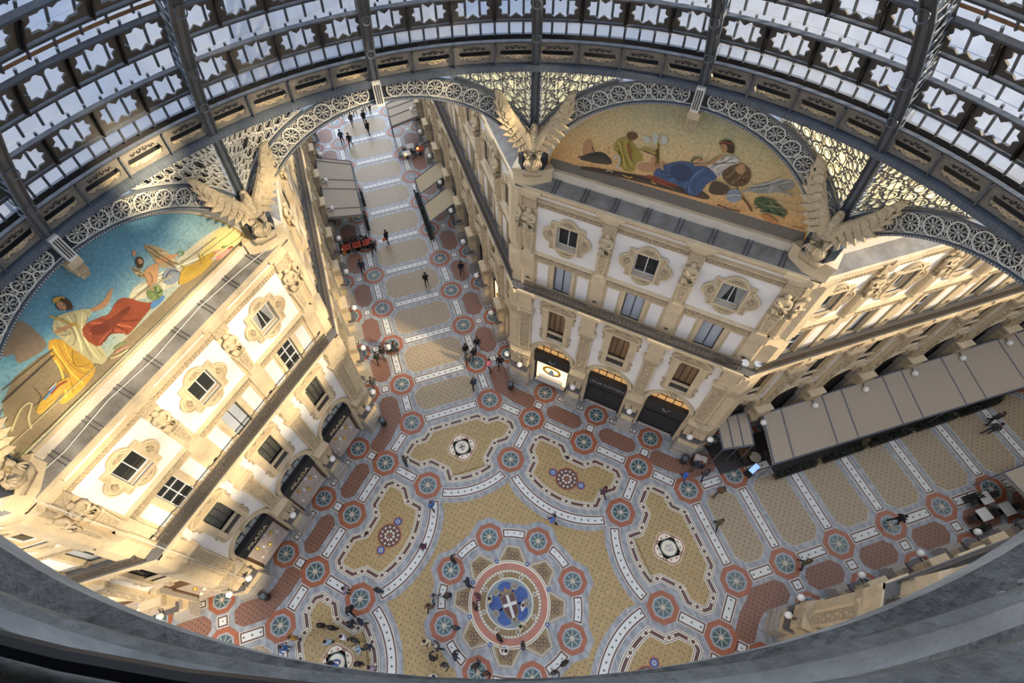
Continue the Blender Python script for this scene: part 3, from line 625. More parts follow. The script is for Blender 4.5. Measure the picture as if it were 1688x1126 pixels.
def sash(W, hx, z0, z1, y, pane, mulls=1, bars=0, fr=WFRAME, t=.05):
    W.box(-hx, hx, y, y + .02, z0, z1, pane)
    for s in (-1, 1): W.box(s * hx, s * (hx - t), y - .05, y, z0, z1, fr)
    W.box(-hx, hx, y - .05, y, z0, z0 + t, fr); W.box(-hx, hx, y - .05, y, z1 - t, z1, fr)
    for k in range(mulls): x = -hx + 2 * hx * (k + 1) / (mulls + 1); W.box(x - t * .5, x + t * .5, y - .06, y, z0, z1, fr)
    for k in range(bars): z = z0 + (z1 - z0) * (k + 1) / (bars + 1); W.box(-hx, hx, y - .055, y, z - t * .4, z + t * .4, fr)
def wproto(*a, curtain=False, **k):
    w = MB(); sash(w, *a, **k)
    if curtain:
        for s in (-1, 1):
            zt, zb = a[2] - .06, a[1] + .06
            for j in range(5):
                x0 = .58 - .1 * j; w.prism([(s * (.60 - .11 * j), zt), (s * (.60 - .11 * (j + 1)), zt), (s * (.60 - .045 * (j + 1)), zb), (s * (.60 - .045 * j), zb)], .2, .235, CURT)
    return proto(w, 'window')
PW_ATT = wproto(.66, 17.78, 19.55, .26, DARKGL); PW_ATTC = wproto(.66, 17.78, 19.55, .26, DARKGL, curtain=True)
PW_MEZ = wproto(.62, 13.35, 15.95, .24, BLIND, fr=BLACK); PW_MEZ4 = wproto(.62, 13.35, 15.95, .24, DARKGL, bars=2, t=.06)
def f1proto(pane):
    w = MB(); sash(w, .66, 8.6, 11.2, .22, pane, mulls=2, fr=BLACK, t=.045)
    w.box(-.66, .66, .1, .14, 7.7, 8.5, PIERD)
    for k in range(9): w.box(-.6 + k * .145, -.54 + k * .145, .03, .1, 7.72, 8.48, BLACK)
    return proto(w, 'window')
WARMW = mat('warm room seen through glass', (.30, .18, .09), .3, 0, 2, .6)
PW_F1 = f1proto(DARKGL); PW_F1B = f1proto(mat('grey interior glass', (.12, .125, .11), .15, 0, 2.5, .6)); PW_F1W = f1proto(WARMW)
LITO = emis('warm lit fanlight', (.9, .5, .18), .35); LITW = emis('lit shop display', (1, .74, .42), 1.6)
FANB = mat('pale fanlight glass', (.42, .47, .48), .2, 0, 2, .3)
DISP = mat('pale display shelf', (.55, .47, .42), .5, 0, 4, .35); BROWN = mat('walnut frame', (.10, .05, .025), .4)
def doorproto(kind):
    W = MB(); y = .45
    fan = {'lv': LITO, 'prada': FANB, 'dark': DARKGL, 'lit': LITO}[kind]
    W.prism([(-AR, 4.9)] + arcpts(AR, 16)[0:] + [(AR, 4.9)], y, y + .04, fan)
    for x in (-.95, -.32, .32, .95): W.box(x - .03, x + .03, y - .06, y, 4.9, ASP + sqrt(AR * AR - x * x), BLACK)
    W.box(-AR, AR, y - .05, y, 5.55, 5.62, BLACK)
    W.ribbon(arcpts(AR - .06, 16), .12, .1, BLACK, f=lambda a, b, o: (a, y - o, b))
    fr = BROWN if kind == 'prada' else BLACK
    W.box(-AR, AR, y - .02, y + .02, 0, 4.9, fr)
    for s in (-1, 1): W.box(s * AR, s * (AR - .16), y - .12, y, 0, 3.75, fr)
    W.box(-AR, AR, y - .12, y, 0, .35, fr)
    if kind in ('prada', 'lit'):
        W.box(-AR + .2, AR - .2, y - .05, y - .02, .45, 3.6, DISP if kind == 'prada' else LITW)
        W.box(-AR + .2, AR - .2, y - .4, y - .05, .35, .5, DISP)
        if kind == 'prada':
            for k in range(7): W.ball((-1.0 + k * .33, y - .12, 1.0 + (k * 5 % 7) * .3), .15, GOLD if k % 2 else WHITEC, 6, 1.5)
        else:
            W.ribbon([(.75 * cos(t), 2.3 + .55 * sin(t)) for t in [k * pi / 12 for k in range(24)]], .2, .1, GOLD, f=lambda a, b, o: (a, y - .05 - o, b), closed=True)
            W.prism([(-.3, 1.7), (.3, 1.7), (.12, 2.5), (-.12, 2.5)], y - .2, y - .1, BLIND)
            W.box(-1.1, 1.1, y - .35, y - .05, .5, 1.2, WHITEC)
    else:
        W.box(-.03, .03, y - .08, y, .3, 3.7, fr); W.box(-AR + .15, AR - .15, y - .08, y, 2.6, 2.68, fr)
        if kind == 'lv': W.box(-AR + .2, AR - .2, y - .2, y - .1, .05, .3, DISP)
    return proto(W, 'door')
PD = {k: doorproto(k) for k in ('lv', 'prada', 'dark', 'lit')}
SIGNP = MB(); SIGNP.box(-AR, AR, -.02, .4, 3.72, 4.95, BLACK); SIGNP = proto(SIGNP, 'sign_board')
LETT = mat('sign lettering', (.55, .46, .28), .5); LETG = mat('grey sign lettering', (.30, .30, .30), .5)
def text(body, size, m):
    cu = bpy.data.curves.new('t', 'FONT'); cu.body = body; cu.size = size; cu.extrude = .015; cu.align_x = 'CENTER'; cu.align_y = 'CENTER'
    o = bpy.data.objects.new('t', cu); col.objects.link(o); dg = bpy.context.evaluated_depsgraph_get(); dg.update()
    me = bpy.data.meshes.new_from_object(o.evaluated_get(dg)); bpy.data.objects.remove(o); me.materials.clear(); me.materials.append(m)
    return me
TP = text('PRADA', .62, LETT); TL = text('LOUIS VUITTON', .40, LETG)
lvm = MB(); lv = lambda P, w=.05: lvm.ribbon(P, w, .02, LETG, f=lambda a, b, o: (a, b, o))
lv([(-.22, .22), (-.10, -.10), (.14, -.10)], .06); lv([(-.12, .25), (.08, -.24), (.28, .25)], .06); lv([(-.28, .22), (-.14, .22)]); lv([(.2, .25), (.36, .25)])
LVM = lvm.build('lettering'); LVD = LVM.data; bpy.data.objects.remove(LVM)

# statues
def herm_figure():
    V = [(0, 0, 0), (0, -.02, .55), (0, -.05, 1.0), (0, -.1, 1.42), (0, -.12, 1.62), (0, -.2, 1.85),
         (-.34, -.1, 1.38), (-.42, -.22, 1.02), (-.02, -.38, 1.08), (.34, -.1, 1.38), (.42, -.22, 1.0), (.05, -.36, .9),
         (-.2, -.12, .3), (.22, -.1, .35)]
    E = [(0, 1), (1, 2), (2, 3), (3, 4), (4, 5), (3, 6), (6, 7), (7, 8), (3, 9), (9, 10), (10, 11), (0, 12), (0, 13)]
    R = [(.3, .2), (.28, .2), (.3, .2), (.3, .2), .11, .17, .13, .11, .08, .13, .11, .08, .16, .16]
    return skin('figure', V, E, R, STATUE, 1)
HF = herm_figure()
hp = MB()
for k in range(6):
    t = k * .13 - .33; hp.tube([(t, -.28, .62), (t * .9 + .05, -.3, .2), (t * .5, -.2, -.3)], [.07, .08, .03], STATUE, 5)
hp.ball((0, -.2, 1.9), .2, STATUE, 8); hp.ribbon([(-.34, 1.35), (-.1, 1.1), (.2, .75), (.36, .6)], .16, .1, STATUE, f=lambda a, b, o: (a, -.26 - o, b))
HD = proto(hp, 'drapery', True)
hb = MB(); hb.add([(-.22, -.3, -1.7), (.22, -.3, -1.7), (.22, 0, -1.7), (-.22, 0, -1.7), (-.36, -.3, 0), (.36, -.3, 0), (.36, 0, 0), (-.36, 0, 0)], [(0, 1, 5, 4), (1, 2, 6, 5), (3, 0, 4, 7), (4, 5, 6, 7), (0, 3, 2, 1)], STONE)
hb.box(-.3, .3, -.36, 0, -1.85, -1.68, STONE); hb.add([(-.14, -.32, -1.5), (.14, -.32, -1.5), (.26, -.32, -.2), (-.26, -.32, -.2)], [(0, 1, 2, 3)], CARVE); hb.box(-.4, .4, -.34, 0, -.08, .04, STONE)
HB = proto(hb, 'pedestal')
def herm(M, label, grp='herm statues between the top windows'):
    e = empty('herm_statue', M @ Matrix.Translation((0, -.06, 16.7)))
    tag(e, label, 'statue', grp)
    for nm, pr in (('pedestal', HB), ('drapery', HD)): o = bpy.data.objects.new(nm, pr.data); col.objects.link(o); o.parent = e; o.location = (0, 0, 1.85)
    o = mesh_obj('figure', HF, e); o.location = (0, -.12, 1.95); o.scale = (.92, .92, .82)
    for c in e.children:
        if c.name.startswith('drapery'): c.location = (0, -.1, 1.95); c.scale = (.92, .92, .82)
# lamps
gb = MB(); gb.ball((0, 0, 0), .24, mat('milk glass globe', (.80, .79, .76), .3), 14); LG_ = proto(gb, 'globe', True)
br = MB(); br.tube([(0, .58, -.5), (0, .42, -.35), (0, .2, -.5), (0, 0, -.25)], .035, BLACK, 5); br.tube([(0, .58, .1), (0, .4, .15), (0, .1, -.2)], .025, BLACK, 5)
br.ribbon([(.36 + .16 * cos(t), -.15 + .16 * sin(t)) for t in [k * pi / 5 for k in range(10)]], .03, .03, BLACK, f=lambda a, b, o: (o, a, b), closed=True); br.box(-.08, .08, .54, .59, -.6, .2, BLACK)
LB_ = proto(br, 'bracket')
def lamp(M, label, out=1.15):
    e = empty('globe_lamp', M @ Matrix.Translation((0, -out, 3.95)))
    tag(e, label, 'lamp', 'globe lamps on the piers')
    for nm, pr in (('globe', LG_), ('bracket', LB_)): o = bpy.data.objects.new(nm, pr.data); col.objects.link(o); o.parent = e
# railing
def railproto(w):
    W = MB(); n = int(w / .13)
    for k in range(n):
        x = -w / 2 + w * (k + .5) / n
        W.box(x - .018, x + .018, -.018, .018, 0, .92, RAIL); 
        if k % 2 == 0:
            for z in (.28, .62): W.ribbon([(x + .07 * cos(t), z + .12 * sin(t)) for t in [j * pi / 4 for j in range(8)]], .03, .03, RAIL, closed=True)
    W.box(-w / 2, w / 2, -.02, .02, .04, .10, RAIL); b = proto(W, 'baluster_panel')
    W = MB(); W.box(-w / 2, w / 2, -.05, .05, .92, 1.0, RAIL); t = proto(W, 'top_rail')
    W = MB(); W.ball((0, 0, 0), .14, GOLD, 8, 1); 
    return b, t
RP = {4.82: railproto(4.82), PP: railproto(PP)}
def railing(M, w, label):
    e = empty('balcony_railing', M @ Matrix.Translation((0, -.68, 13.32)))
    tag(e, label, 'railing', 'balcony railings')
    for nm, pr in zip(('baluster_panel', 'top_rail'), RP[w]): o = bpy.data.objects.new(nm, pr.data); col.objects.link(o); o.parent = e
wn = dn = 0
for side, (M, cs, w, words) in SIDES.items():
    W = MB(); W.M = M
    cs_s = sorted(cs)
    edges = [cs_s[0] - w / 2] + [c + w / 2 for c in cs_s]
    diag = 'arcade' not in side
    for c in cs: bay(W, c, w)
    for x in edges: pier(W, x)
    if diag:
        for s in (-1, 1): # wall slivers by the corner
            a, b = sorted((s * 7.23, s * 7.67)); W.box(a, b, 0, .1, 0, 22, STONE)
    else:
        a = min(edges, key=abs); W.box(*sorted((a, (17.8 if a > 0 else -17.8))), 0, .1, 0, 22, STONE)
        for x in (edges[0], edges[-1]):
            pass
    tag(W.build('wall_' + side), kind='structure')
    for i, c in enumerate(cs):
        Mb = M @ Matrix.Translation((c, 0, 0)); bw = baywords(side, i)
        j = (i * 7 + len(side)) % 5
        att = PW_ATTC if (side == 'northeast' and i == 2) or j == 3 else PW_ATT
        mez = PW_MEZ if side == 'northeast' or j in (1, 2) else PW_MEZ4
        f1 = PW_F1W if side == 'northeast' or j == 0 else PW_F1B if side == 'northwest' or j == 2 else PW_F1
        for pr in (att, mez, f1):
            wn += 1; o = place(pr, 'window_%d' % wn, Mb); tag(o, kind='structure')
            if pr is att: place(PF_ATT, 'window_frame', Mb, o)
        kind = 'prada' if side == 'northwest' else ('lit' if i == 0 else 'lv') if side == 'northeast' else ('prada' if side == 'west_arcade' else 'lit' if side == 'north_arcade_right' and i < 2 else 'dark')
        dn += 1; o = place(PD[kind], 'door_%d' % dn, Mb); tag(o, kind='structure')
        railing(Mb, w, 'dark balcony railing, ' + bw)
        if side in ('northwest', 'northeast'):
            pos = ('left', 'middle', 'right')[i]
            e = empty('shop_sign', Mb); b = place(SIGNP, 'sign_board', Mb, e)
            if side == 'northwest':
                t = mesh_obj('lettering', TP, e); tag(e, 'black shop sign reading PRADA in the %s arch under the blue-sky mosaic' % pos, 'sign')
            elif i == 1:
                t = mesh_obj('lettering', TL, e); tag(e, 'black shop sign reading LOUIS VUITTON over the middle doorway', 'sign')
            else:
                t = mesh_obj('lettering', LVD, e); tag(e, 'black sign board with a small LV monogram in the %s arch' % pos, 'sign')
                t.scale = (1.5, 1.5, 1)
            t.matrix_world = Mb @ Matrix.Translation((0, -.06, 4.3)) @ Matrix.Rotation(pi / 2, 4, 'X')
    for i, x in enumerate(sorted(edges, key=abs) if not diag else edges):
        Mp = M @ Matrix.Translation((x, 0, 0))
        pw = (('leftmost', 'second from left', 'third from left', 'rightmost')[i] + ' pier of the ' if diag else ORD[i] + ' pier along the ') + words
        herm(Mp, 'stone herm statue above ' + pw)
        lamp(Mp, 'white globe lamp, ' + pw)
# ------------------------------------------------------------------ mouldings swept along the walls
def sweep(path, prof, name, mats, kind='structure', closed=False):
    W = MB(); n = len(path); P = [Vector(p) for p in path]; k = len(prof); vs = []
    for i, p in enumerate(P):
        a = (p - P[i - 1]).normalized() if i else None; b = (P[i + 1] - p).normalized() if i < n - 1 else None
        a = a or b; b = b or a
        n1 = Vector((a.y, -a.x)); n2 = Vector((b.y, -b.x)); q = (n1 + n2); q = q * (2 / q.length_squared)
        for o, z in prof: vs.append((p.x + q.x * o, p.y + q.y * o, z))
    for i in range(n - 1):
        for j in range(k - 1):
            W.add([vs[i * k + j], vs[(i + 1) * k + j], vs[(i + 1) * k + j + 1], vs[i * k + j + 1]], [(3, 2, 1, 0)], mats[j] if isinstance(mats, list) else mats)
    o = W.build(name); return tag(o, kind=kind)
PATHS = [[(AW, 66), (AW, CY), (CY, AW), (54, AW)], [(-36, AW), (-CY, AW), (-AW, CY), (-AW, 66)], [(46, -AW), (CY, -AW), (AW, -CY), (AW, -30)], [(-AW, -30), (-AW, -CY), (-CY, -AW), (-36, -AW)]]
tn = 0
for P in PATHS:
    for prof, ms in (
        ([(0, 12.3), (.12, 12.35), (.2, 12.6), (.45, 12.8), (.5, 13.0), (.78, 13.05), (.78, 13.32), (.0, 13.33)], [STONE] * 6 + [LEDGE]),
        ([(0, 15.96), (.12, 16.0), (.12, 16.5), (.22, 16.58), (.22, 16.68), (0, 16.72)], [STONE, CARVE, STONE, STONE, STONE]),
        ([(0, 20.4), (.1, 20.42), (.1, 20.8), (.2, 20.86), (.2, 20.92), (0, 20.98)], [STONE, CARVE, STONE, STONE, STONE]),
        ([(0, 21.2), (.1, 21.25), (.3, 21.46), (.36, 21.72), (.6, 21.8), (.62, 22.0), (.5, 22.02), (-.3, 22.3), (-.33, 22.3), (-.33, 22.8), (-.5, 22.84), (-.52, 23.0), (-.9, 23.0), (-.9, 21), (-.9, 0)], [STONE] * 6 + [LEAD, LEAD, SOFFIT, STONE, LEAD, LEAD, STONE, STONE])):
        tn += 1; sweep(P, prof, 'trim_%d' % tn, ms)
# plain wall behind the camera closes the octagon
W = MB(); W.box(-7.7, 7.7, 0, .3, 0, 22.4, STONE); o = W.build('wall_southwest'); o.matrix_world = SM(-DW * S2, -DW * S2, 135); tag(o, kind='structure')
for nm, a, b in (('wall_west_arcade_near', (-36, -AW), (-CY, -AW)), ('wall_south_arcade_left', (-AW, -CY), (-AW, -30)), ('wall_south_arcade_right', (AW, -30), (AW, -CY))):
    W = MB(); W.box(min(a[0], b[0]) - .1, max(a[0], b[0]) + .1, min(a[1], b[1]) - .1, max(a[1], b[1]) + .1, 0, 22.4, STONE); tag(W.build(nm), kind='structure')
# solid corner piers between the corner facades and the arcades
for i, a in enumerate((-68.67, -21.33, 21.33, 68.67, 111.33, 158.67)):
    W = MB(); W.M = Matrix.Rotation(rad(-a), 4, 'Z')
    for z0, z1, o, m in ((0, .88, .9, PIER), (.88, 1.23, .82, PIER), (1.23, 4.27, .5, STONE), (2.12, 2.58, .58, PIER), (4.27, 5.13, .76, CARVE), (5.06, 9.98, .2, STONE), (9.98, 10.73, .47, CARVE), (10.67, 12.47, .46, STONE), (13.3, 15.97, .12, STONE), (16.7, 21.27, .05, STONE)):
        R = 19.11 - 1.08 * o
        W.prism([(-.8, R + .33), (-.15, R + .06), (.15, R + .06), (.8, R + .33), (1.0, 20.0), (-1.0, 20.0)], z0, z1, m, axis='z')
    tag(W.build('wall_corner_%d' % (i + 1)), kind='structure')
# pairs of standing seams on the lead terraces
for side in ('northeast', 'northwest'):
    W = MB(); W.M = SIDES[side][0]
    for k in range(8):
        x = -5.9 + k * 1.7
        for d in (0, .2): W.add([(x + d - .02, -.5, 22.03), (x + d + .02, -.5, 22.03), (x + d + .02, .3, 22.31), (x + d - .02, .3, 22.31), (x + d - .02, -.5, 22.1), (x + d + .02, -.5, 22.1), (x + d + .02, .3, 22.38), (x + d - .02, .3, 22.38)], [(0, 1, 5, 4), (1, 2, 6, 5), (2, 3, 7, 6), (3, 0, 4, 7), (4, 5, 6, 7)], IRON2)
    tn += 1; tag(W.build('trim_%d' % tn), kind='structure')
# ------------------------------------------------------------------ lunette mosaics
MC = {'cloud': (.62, .58, .42), 'glow': (.66, .58, .25), 'stone': (.28, .22, .13), 'column': (.26, .20, .14), 'yellow': (.62, .36, .05), 'wing': (.40, .32, .18), 'cream': (.58, .52, .28),
 'skin': (.50, .28, .14), 'red': (.30, .07, .03), 'darkred': (.18, .04, .02), 'blue': (.10, .25, .5), 'hair': (.07, .04, .02), 'gold': (.55, .36, .06), 'green': (.20, .27, .10), 'globe': (.26, .31, .37), 'pink': (.6, .28, .22),
 'strip': (.17, .155, .135), 'gcloud': (.33, .34, .31), 'faint': (.52, .29, .15), 'dark': (.07, .06, .05), 'brown': (.10, .065, .045), 'dred': (.32, .09, .05), 'ochre': (.36, .28, .06), 'dbrown': (.15, .07, .03),
 'pale': (.55, .56, .48), 'nblue': (.06, .11, .22), 'dblue': (.035, .06, .13), 'white': (.55, .51, .46), 'fur': (.14, .085, .04), 'dgreen': (.09, .13, .06), 'darkl': (.13, .10, .06), 'wingd': (.22, .16, .08), 'cloudd': (.42, .36, .24), 'orange': (.6, .25, .08)}
MF = {k_: (mat('mosaic dark fold ' + k_, tuple(v * .5 for v in MC[k_]), .6), mat('mosaic light fold ' + k_, tuple(min(.8, v * 1.45 + .02) for v in MC[k_]), .6)) for k_ in MC}
for k_ in list(MC): MC[k_] = mat('mosaic ' + k_, MC[k_], .6, 0, 6, .28)
def skymat(name, stops, nz):
    m = mat(name, stops[0][1], .6, 0, 3, .1); nt = m.node_tree; N = nt.nodes; L = nt.links; b = N['Principled BSDF']
    tc = N.new('ShaderNodeTexCoord'); sp = N.new('ShaderNodeSeparateXYZ'); L.new(tc.outputs['Object'], sp.inputs[0])
    n = N.new('ShaderNodeTexNoise'); n.inputs['Scale'].default_value = nz; n.inputs['Detail'].default_value = 7; L.new(tc.outputs['Object'], n.inputs[0])
    a = N.new('ShaderNodeMath'); a.operation = 'MULTIPLY_ADD'; L.new(n.outputs['Fac'], a.inputs[0]); a.inputs[1].default_value = 2.2; L.new(sp.outputs[2], a.inputs[2])
    r = N.new('ShaderNodeMapRange'); r.inputs[1].default_value = 24.1; r.inputs[2].default_value = 29.0; L.new(a.outputs[0], r.inputs[0])
    c = N.new('ShaderNodeValToRGB'); L.new(r.outputs[0], c.inputs[0]); e = c.color_ramp.elements
    e[0].position, e[0].color = stops[0][0], (*stops[0][1], 1); e[1].position, e[1].color = stops[-1][0], (*stops[-1][1], 1)
    for p, q in stops[1:-1]: x = e.new(p); x.color = (*q, 1)
    n3 = N.new('ShaderNodeTexNoise'); n3.inputs['Scale'].default_value = 7; n3.inputs['Detail'].default_value = 8; n3.inputs['Roughness'].default_value = .7; L.new(tc.outputs['Object'], n3.inputs[0])
    m3 = N.new('ShaderNodeMapRange'); m3.inputs[1].default_value = .35; m3.inputs[2].default_value = .65; m3.inputs[3].default_value = .72; m3.inputs[4].default_value = 1.2; L.new(n3.outputs['Fac'], m3.inputs[0])
    v3 = N.new('ShaderNodeVectorMath'); v3.operation = 'SCALE'; L.new(c.outputs[0], v3.inputs[0]); L.new(m3.outputs[0], v3.inputs['Scale'])
    L.new(v3.outputs[0], b.inputs['Base Color']); return m
SKYB = skymat('blue mosaic ground', [(0, (.50, .48, .28)), (.35, (.26, .40, .42)), (.7, (.12, .31, .42)), (1, (.10, .27, .38))], .8)
SKYO = skymat('orange mosaic ground', [(0, (.60, .30, .11)), (.3, (.68, .45, .20)), (.65, (.58, .46, .24)), (1, (.36, .37, .24))], 1.1)
ZC, RM = 21.3, 6.78
def smooth(P, it=2):
    for _ in range(it):
        Q = []
        for i in range(len(P)):
            a, b = P[i], P[(i + 1) % len(P)]
            Q += [tuple(a[j] * .75 + b[j] * .25 for j in range(2)), tuple(a[j] * .25 + b[j] * .75 for j in range(2))]
        P = Q
    return P
def lunette(side, polys, ground, sgn, label, strokes=()):
    M = SIDES[side][0] @ Matrix.Translation((0, .4, 0)); t0 = math.asin(1.72 / RM)
    P = [(RM * cos(t0 + (pi - 2 * t0) * i / 48), ZC + RM * sin(t0 + (pi - 2 * t0) * i / 48)) for i in range(49)]
    e = empty('lunette_mosaic', M @ Matrix.Translation((0, 0, 23.0))); tag(e, label, 'mosaic')
    D = Matrix.Translation((0, 0, -23.0))
    W = MB(); W.M = Matrix(); W.prism(P[::-1], .0, .3, ground); o = W.build('mosaic_ground', e); o.matrix_world = M
    W = MB()
    if polys and sgn > 0: W.poly([(-6.5, -.002, 23.02), (6.5, -.002, 23.02), (6.35, -.002, 23.6), (-6.38, -.002, 23.5)], MC['strip'])
    for i, (k, L) in enumerate(polys):
        if k == 'strip': continue
        pts = []
        for s, h in L:
            x, z = s * sgn, max(h, 23.03); r = math.hypot(x, z - ZC)
            if r > RM - .05: x, z = x * (RM - .05) / r, ZC + (z - ZC) * (RM - .05) / r
            pts.append((x, -.004 * (i + 1), z))
        a = sum(pts[j - 1][0] * pts[j][2] - pts[j][0] * pts[j - 1][2] for j in range(len(pts)))
        if a < 0: pts = pts[::-1]
        q2 = smooth([(p[0], p[2]) for p in pts], 1 if k not in ('skin', 'hair', 'globe', 'dbrown', 'pale', 'faint') else 2); y = pts[0][1]
        W.poly([(a, y, b) for a, b in q2], MC[k])
        if k in ('red', 'yellow', 'cream', 'nblue', 'white', 'ochre', 'fur', 'green', 'cloud', 'gcloud', 'wing', 'dgreen'):   # painted folds
            rr = random.Random(i); n_ = len(q2); cx = sum(p[0] for p in q2) / n_; cz = sum(p[1] for p in q2) / n_
            for j in range(7):
                a = (i * 3 + j) % n_; b = (i * 3 - j - 2) % n_
                A_, B_ = q2[a], q2[b]; mx_, mz_ = cx + rr.uniform(-.2, .2), cz + rr.uniform(-.2, .2); sh = .86
                pa = (A_[0] * sh + cx * (1 - sh), A_[1] * sh + cz * (1 - sh)); pb = (B_[0] * sh + cx * (1 - sh), B_[1] * sh + cz * (1 - sh))
                curve = [((1 - t) ** 2 * pa[0] + 2 * t * (1 - t) * mx_ + t * t * pb[0], (1 - t) ** 2 * pa[1] + 2 * t * (1 - t) * mz_ + t * t * pb[1]) for t in [u / 8 for u in range(9)]]
                W.ribbon(curve, rr.choice((.03, .05, .07)), .0005, MF[k][j % 2], f=lambda a_, b_, o: (a_, y - .0012 - o, b_))
    for i, (k, wd, L) in enumerate(strokes):
        P_ = [Vector((s * sgn, max(h, 23.05))) for s, h in L]; Q_ = []
        for a, b in zip(P_, P_[1:]): Q_ += [tuple(a.lerp(b, t)) for t in (0, .5)]
        Q_.append(tuple(P_[-1]))
        if len(P_) > 2: Q_ = [Q_[0]] + [tuple((Vector(Q_[j - 1]) + Vector(Q_[j]) * 2 + Vector(Q_[j + 1])) / 4) for j in range(1, len(Q_) - 1)] + [Q_[-1]]
        W.ribbon(Q_, wd * 1.3, .0005, MC[k], f=lambda a_, b_, o: (a_, -.13 - .0006 * i - o, b_))
    o = W.build('mosaic_figures', e); o.matrix_world = M
    # moulded archivolt
    W = MB(); n = 48
    prof = [(6.78, .0), (6.78, -.05), (6.84, -.08), (6.84, -.2), (6.9, -.25), (7.12, -.55), (7.22, -.72)]
    ms = [GOLD, GOLD, SOFFIT, SOFFIT, SOFFIT, SOFFIT]
    for i in range(n):
        a0 = t0 + (pi - 2 * t0) * i / n; a1 = t0 + (pi - 2 * t0) * (i + 1) / n
        for (r0, y0), (r1, y1), m in zip(prof, prof[1:], ms):
            W.quad((r0 * cos(a0), y0, ZC + r0 * sin(a0)), (r1 * cos(a0), y1, ZC + r1 * sin(a0)), (r1 * cos(a1), y1, ZC + r1 * sin(a1)), (r0 * cos(a1), y0, ZC + r0 * sin(a1)), m)
    o = W.build('archivolt', e); o.matrix_world = M
    W = MB(); W.box(-.22, .22, -.62, -.02, 27.55, 27.95, STONE); W.box(-.26, .26, -.72, -.02, 27.95, 28.25, STONE); W.box(-.16, .16, -.5, -.02, 27.25, 27.55, CARVE)
    for s in (-.13, 0, .13): W.tube([(s, -.66, 28.0), (s, -.6, 27.5)], .05, CARVE, 5)
    o = W.build('corbel', e); o.matrix_world = M
for s_ in ('southeast', 'southwest'):
    if s_ == 'southwest': SIDES[s_] = (SM(-DW * S2, -DW * S2, 135), [], 4.82, '')
    lunette(s_, [], SKYB, 1, 'plain blue lunette mosaic on the %s wall behind the viewpoint' % s_)
lunette('northwest', NWM, SKYB, -1, 'large blue-sky mosaic lunette with reclining red-robed figure and winged youth', NWS)
lunette('northeast', NEM, SKYO, 1, 'large orange mosaic lunette with reclining figure in blue drapery', NES)

# ------------------------------------------------------------------ iron arches with rosettes
ZA0, R0, R1 = 21.4, 7.22, 8.02
def pol(t, r): return (r * cos(t), ZA0 + r * sin(t))
ros = MB()
def circ(r, n=20, cx=0, cy=0): return [(cx + r * cos(2 * pi * k / n), cy + r * sin(2 * pi * k / n)) for k in range(n)]
ros.ribbon(circ(.355), .045, .05, FRET, closed=True)
for k in range(8):
    t = k * pi / 4
    L = [(.07 * cos(t), .07 * sin(t)), (.16 * cos(t - .30), .16 * sin(t - .30)), (.27 * cos(t - .26), .27 * sin(t - .26)), (.33 * cos(t), .33 * sin(t)), (.27 * cos(t + .26), .27 * sin(t + .26)), (.16 * cos(t + .30), .16 * sin(t + .30))]
    ros.ribbon(L, .017, .03, FRET, closed=True)
ros.ball((0, -.03, 0), .05, FRET, 6)
ROS = proto(ros, 'rosette')
cur = MB()
for sx in (-1, 1):
    for sz in (-1, 1):
        cur.ribbon([(sx * (.015 + .10 * sin(t)), sz * (.06 + .24 * t / 3.0 + .03 * cos(t * 2))) for t in [k * .3 for k in range(11)]], .018, .03, FRET)
        cur.ribbon([(sx * (.12 + .055 * cos(t)), sz * (.27 + .055 * sin(t))) for t in [k * pi / 4 for k in range(8)]], .017, .03, FRET, closed=True)
cur.ribbon([(0, -.34), (0, .34)], .016, .03, FRET); cur.ribbon(circ(.07, 8), .017, .04, FRET, closed=True)
CUR = proto(cur, 'scroll_link')
TA = rad(21.5); NR = 20
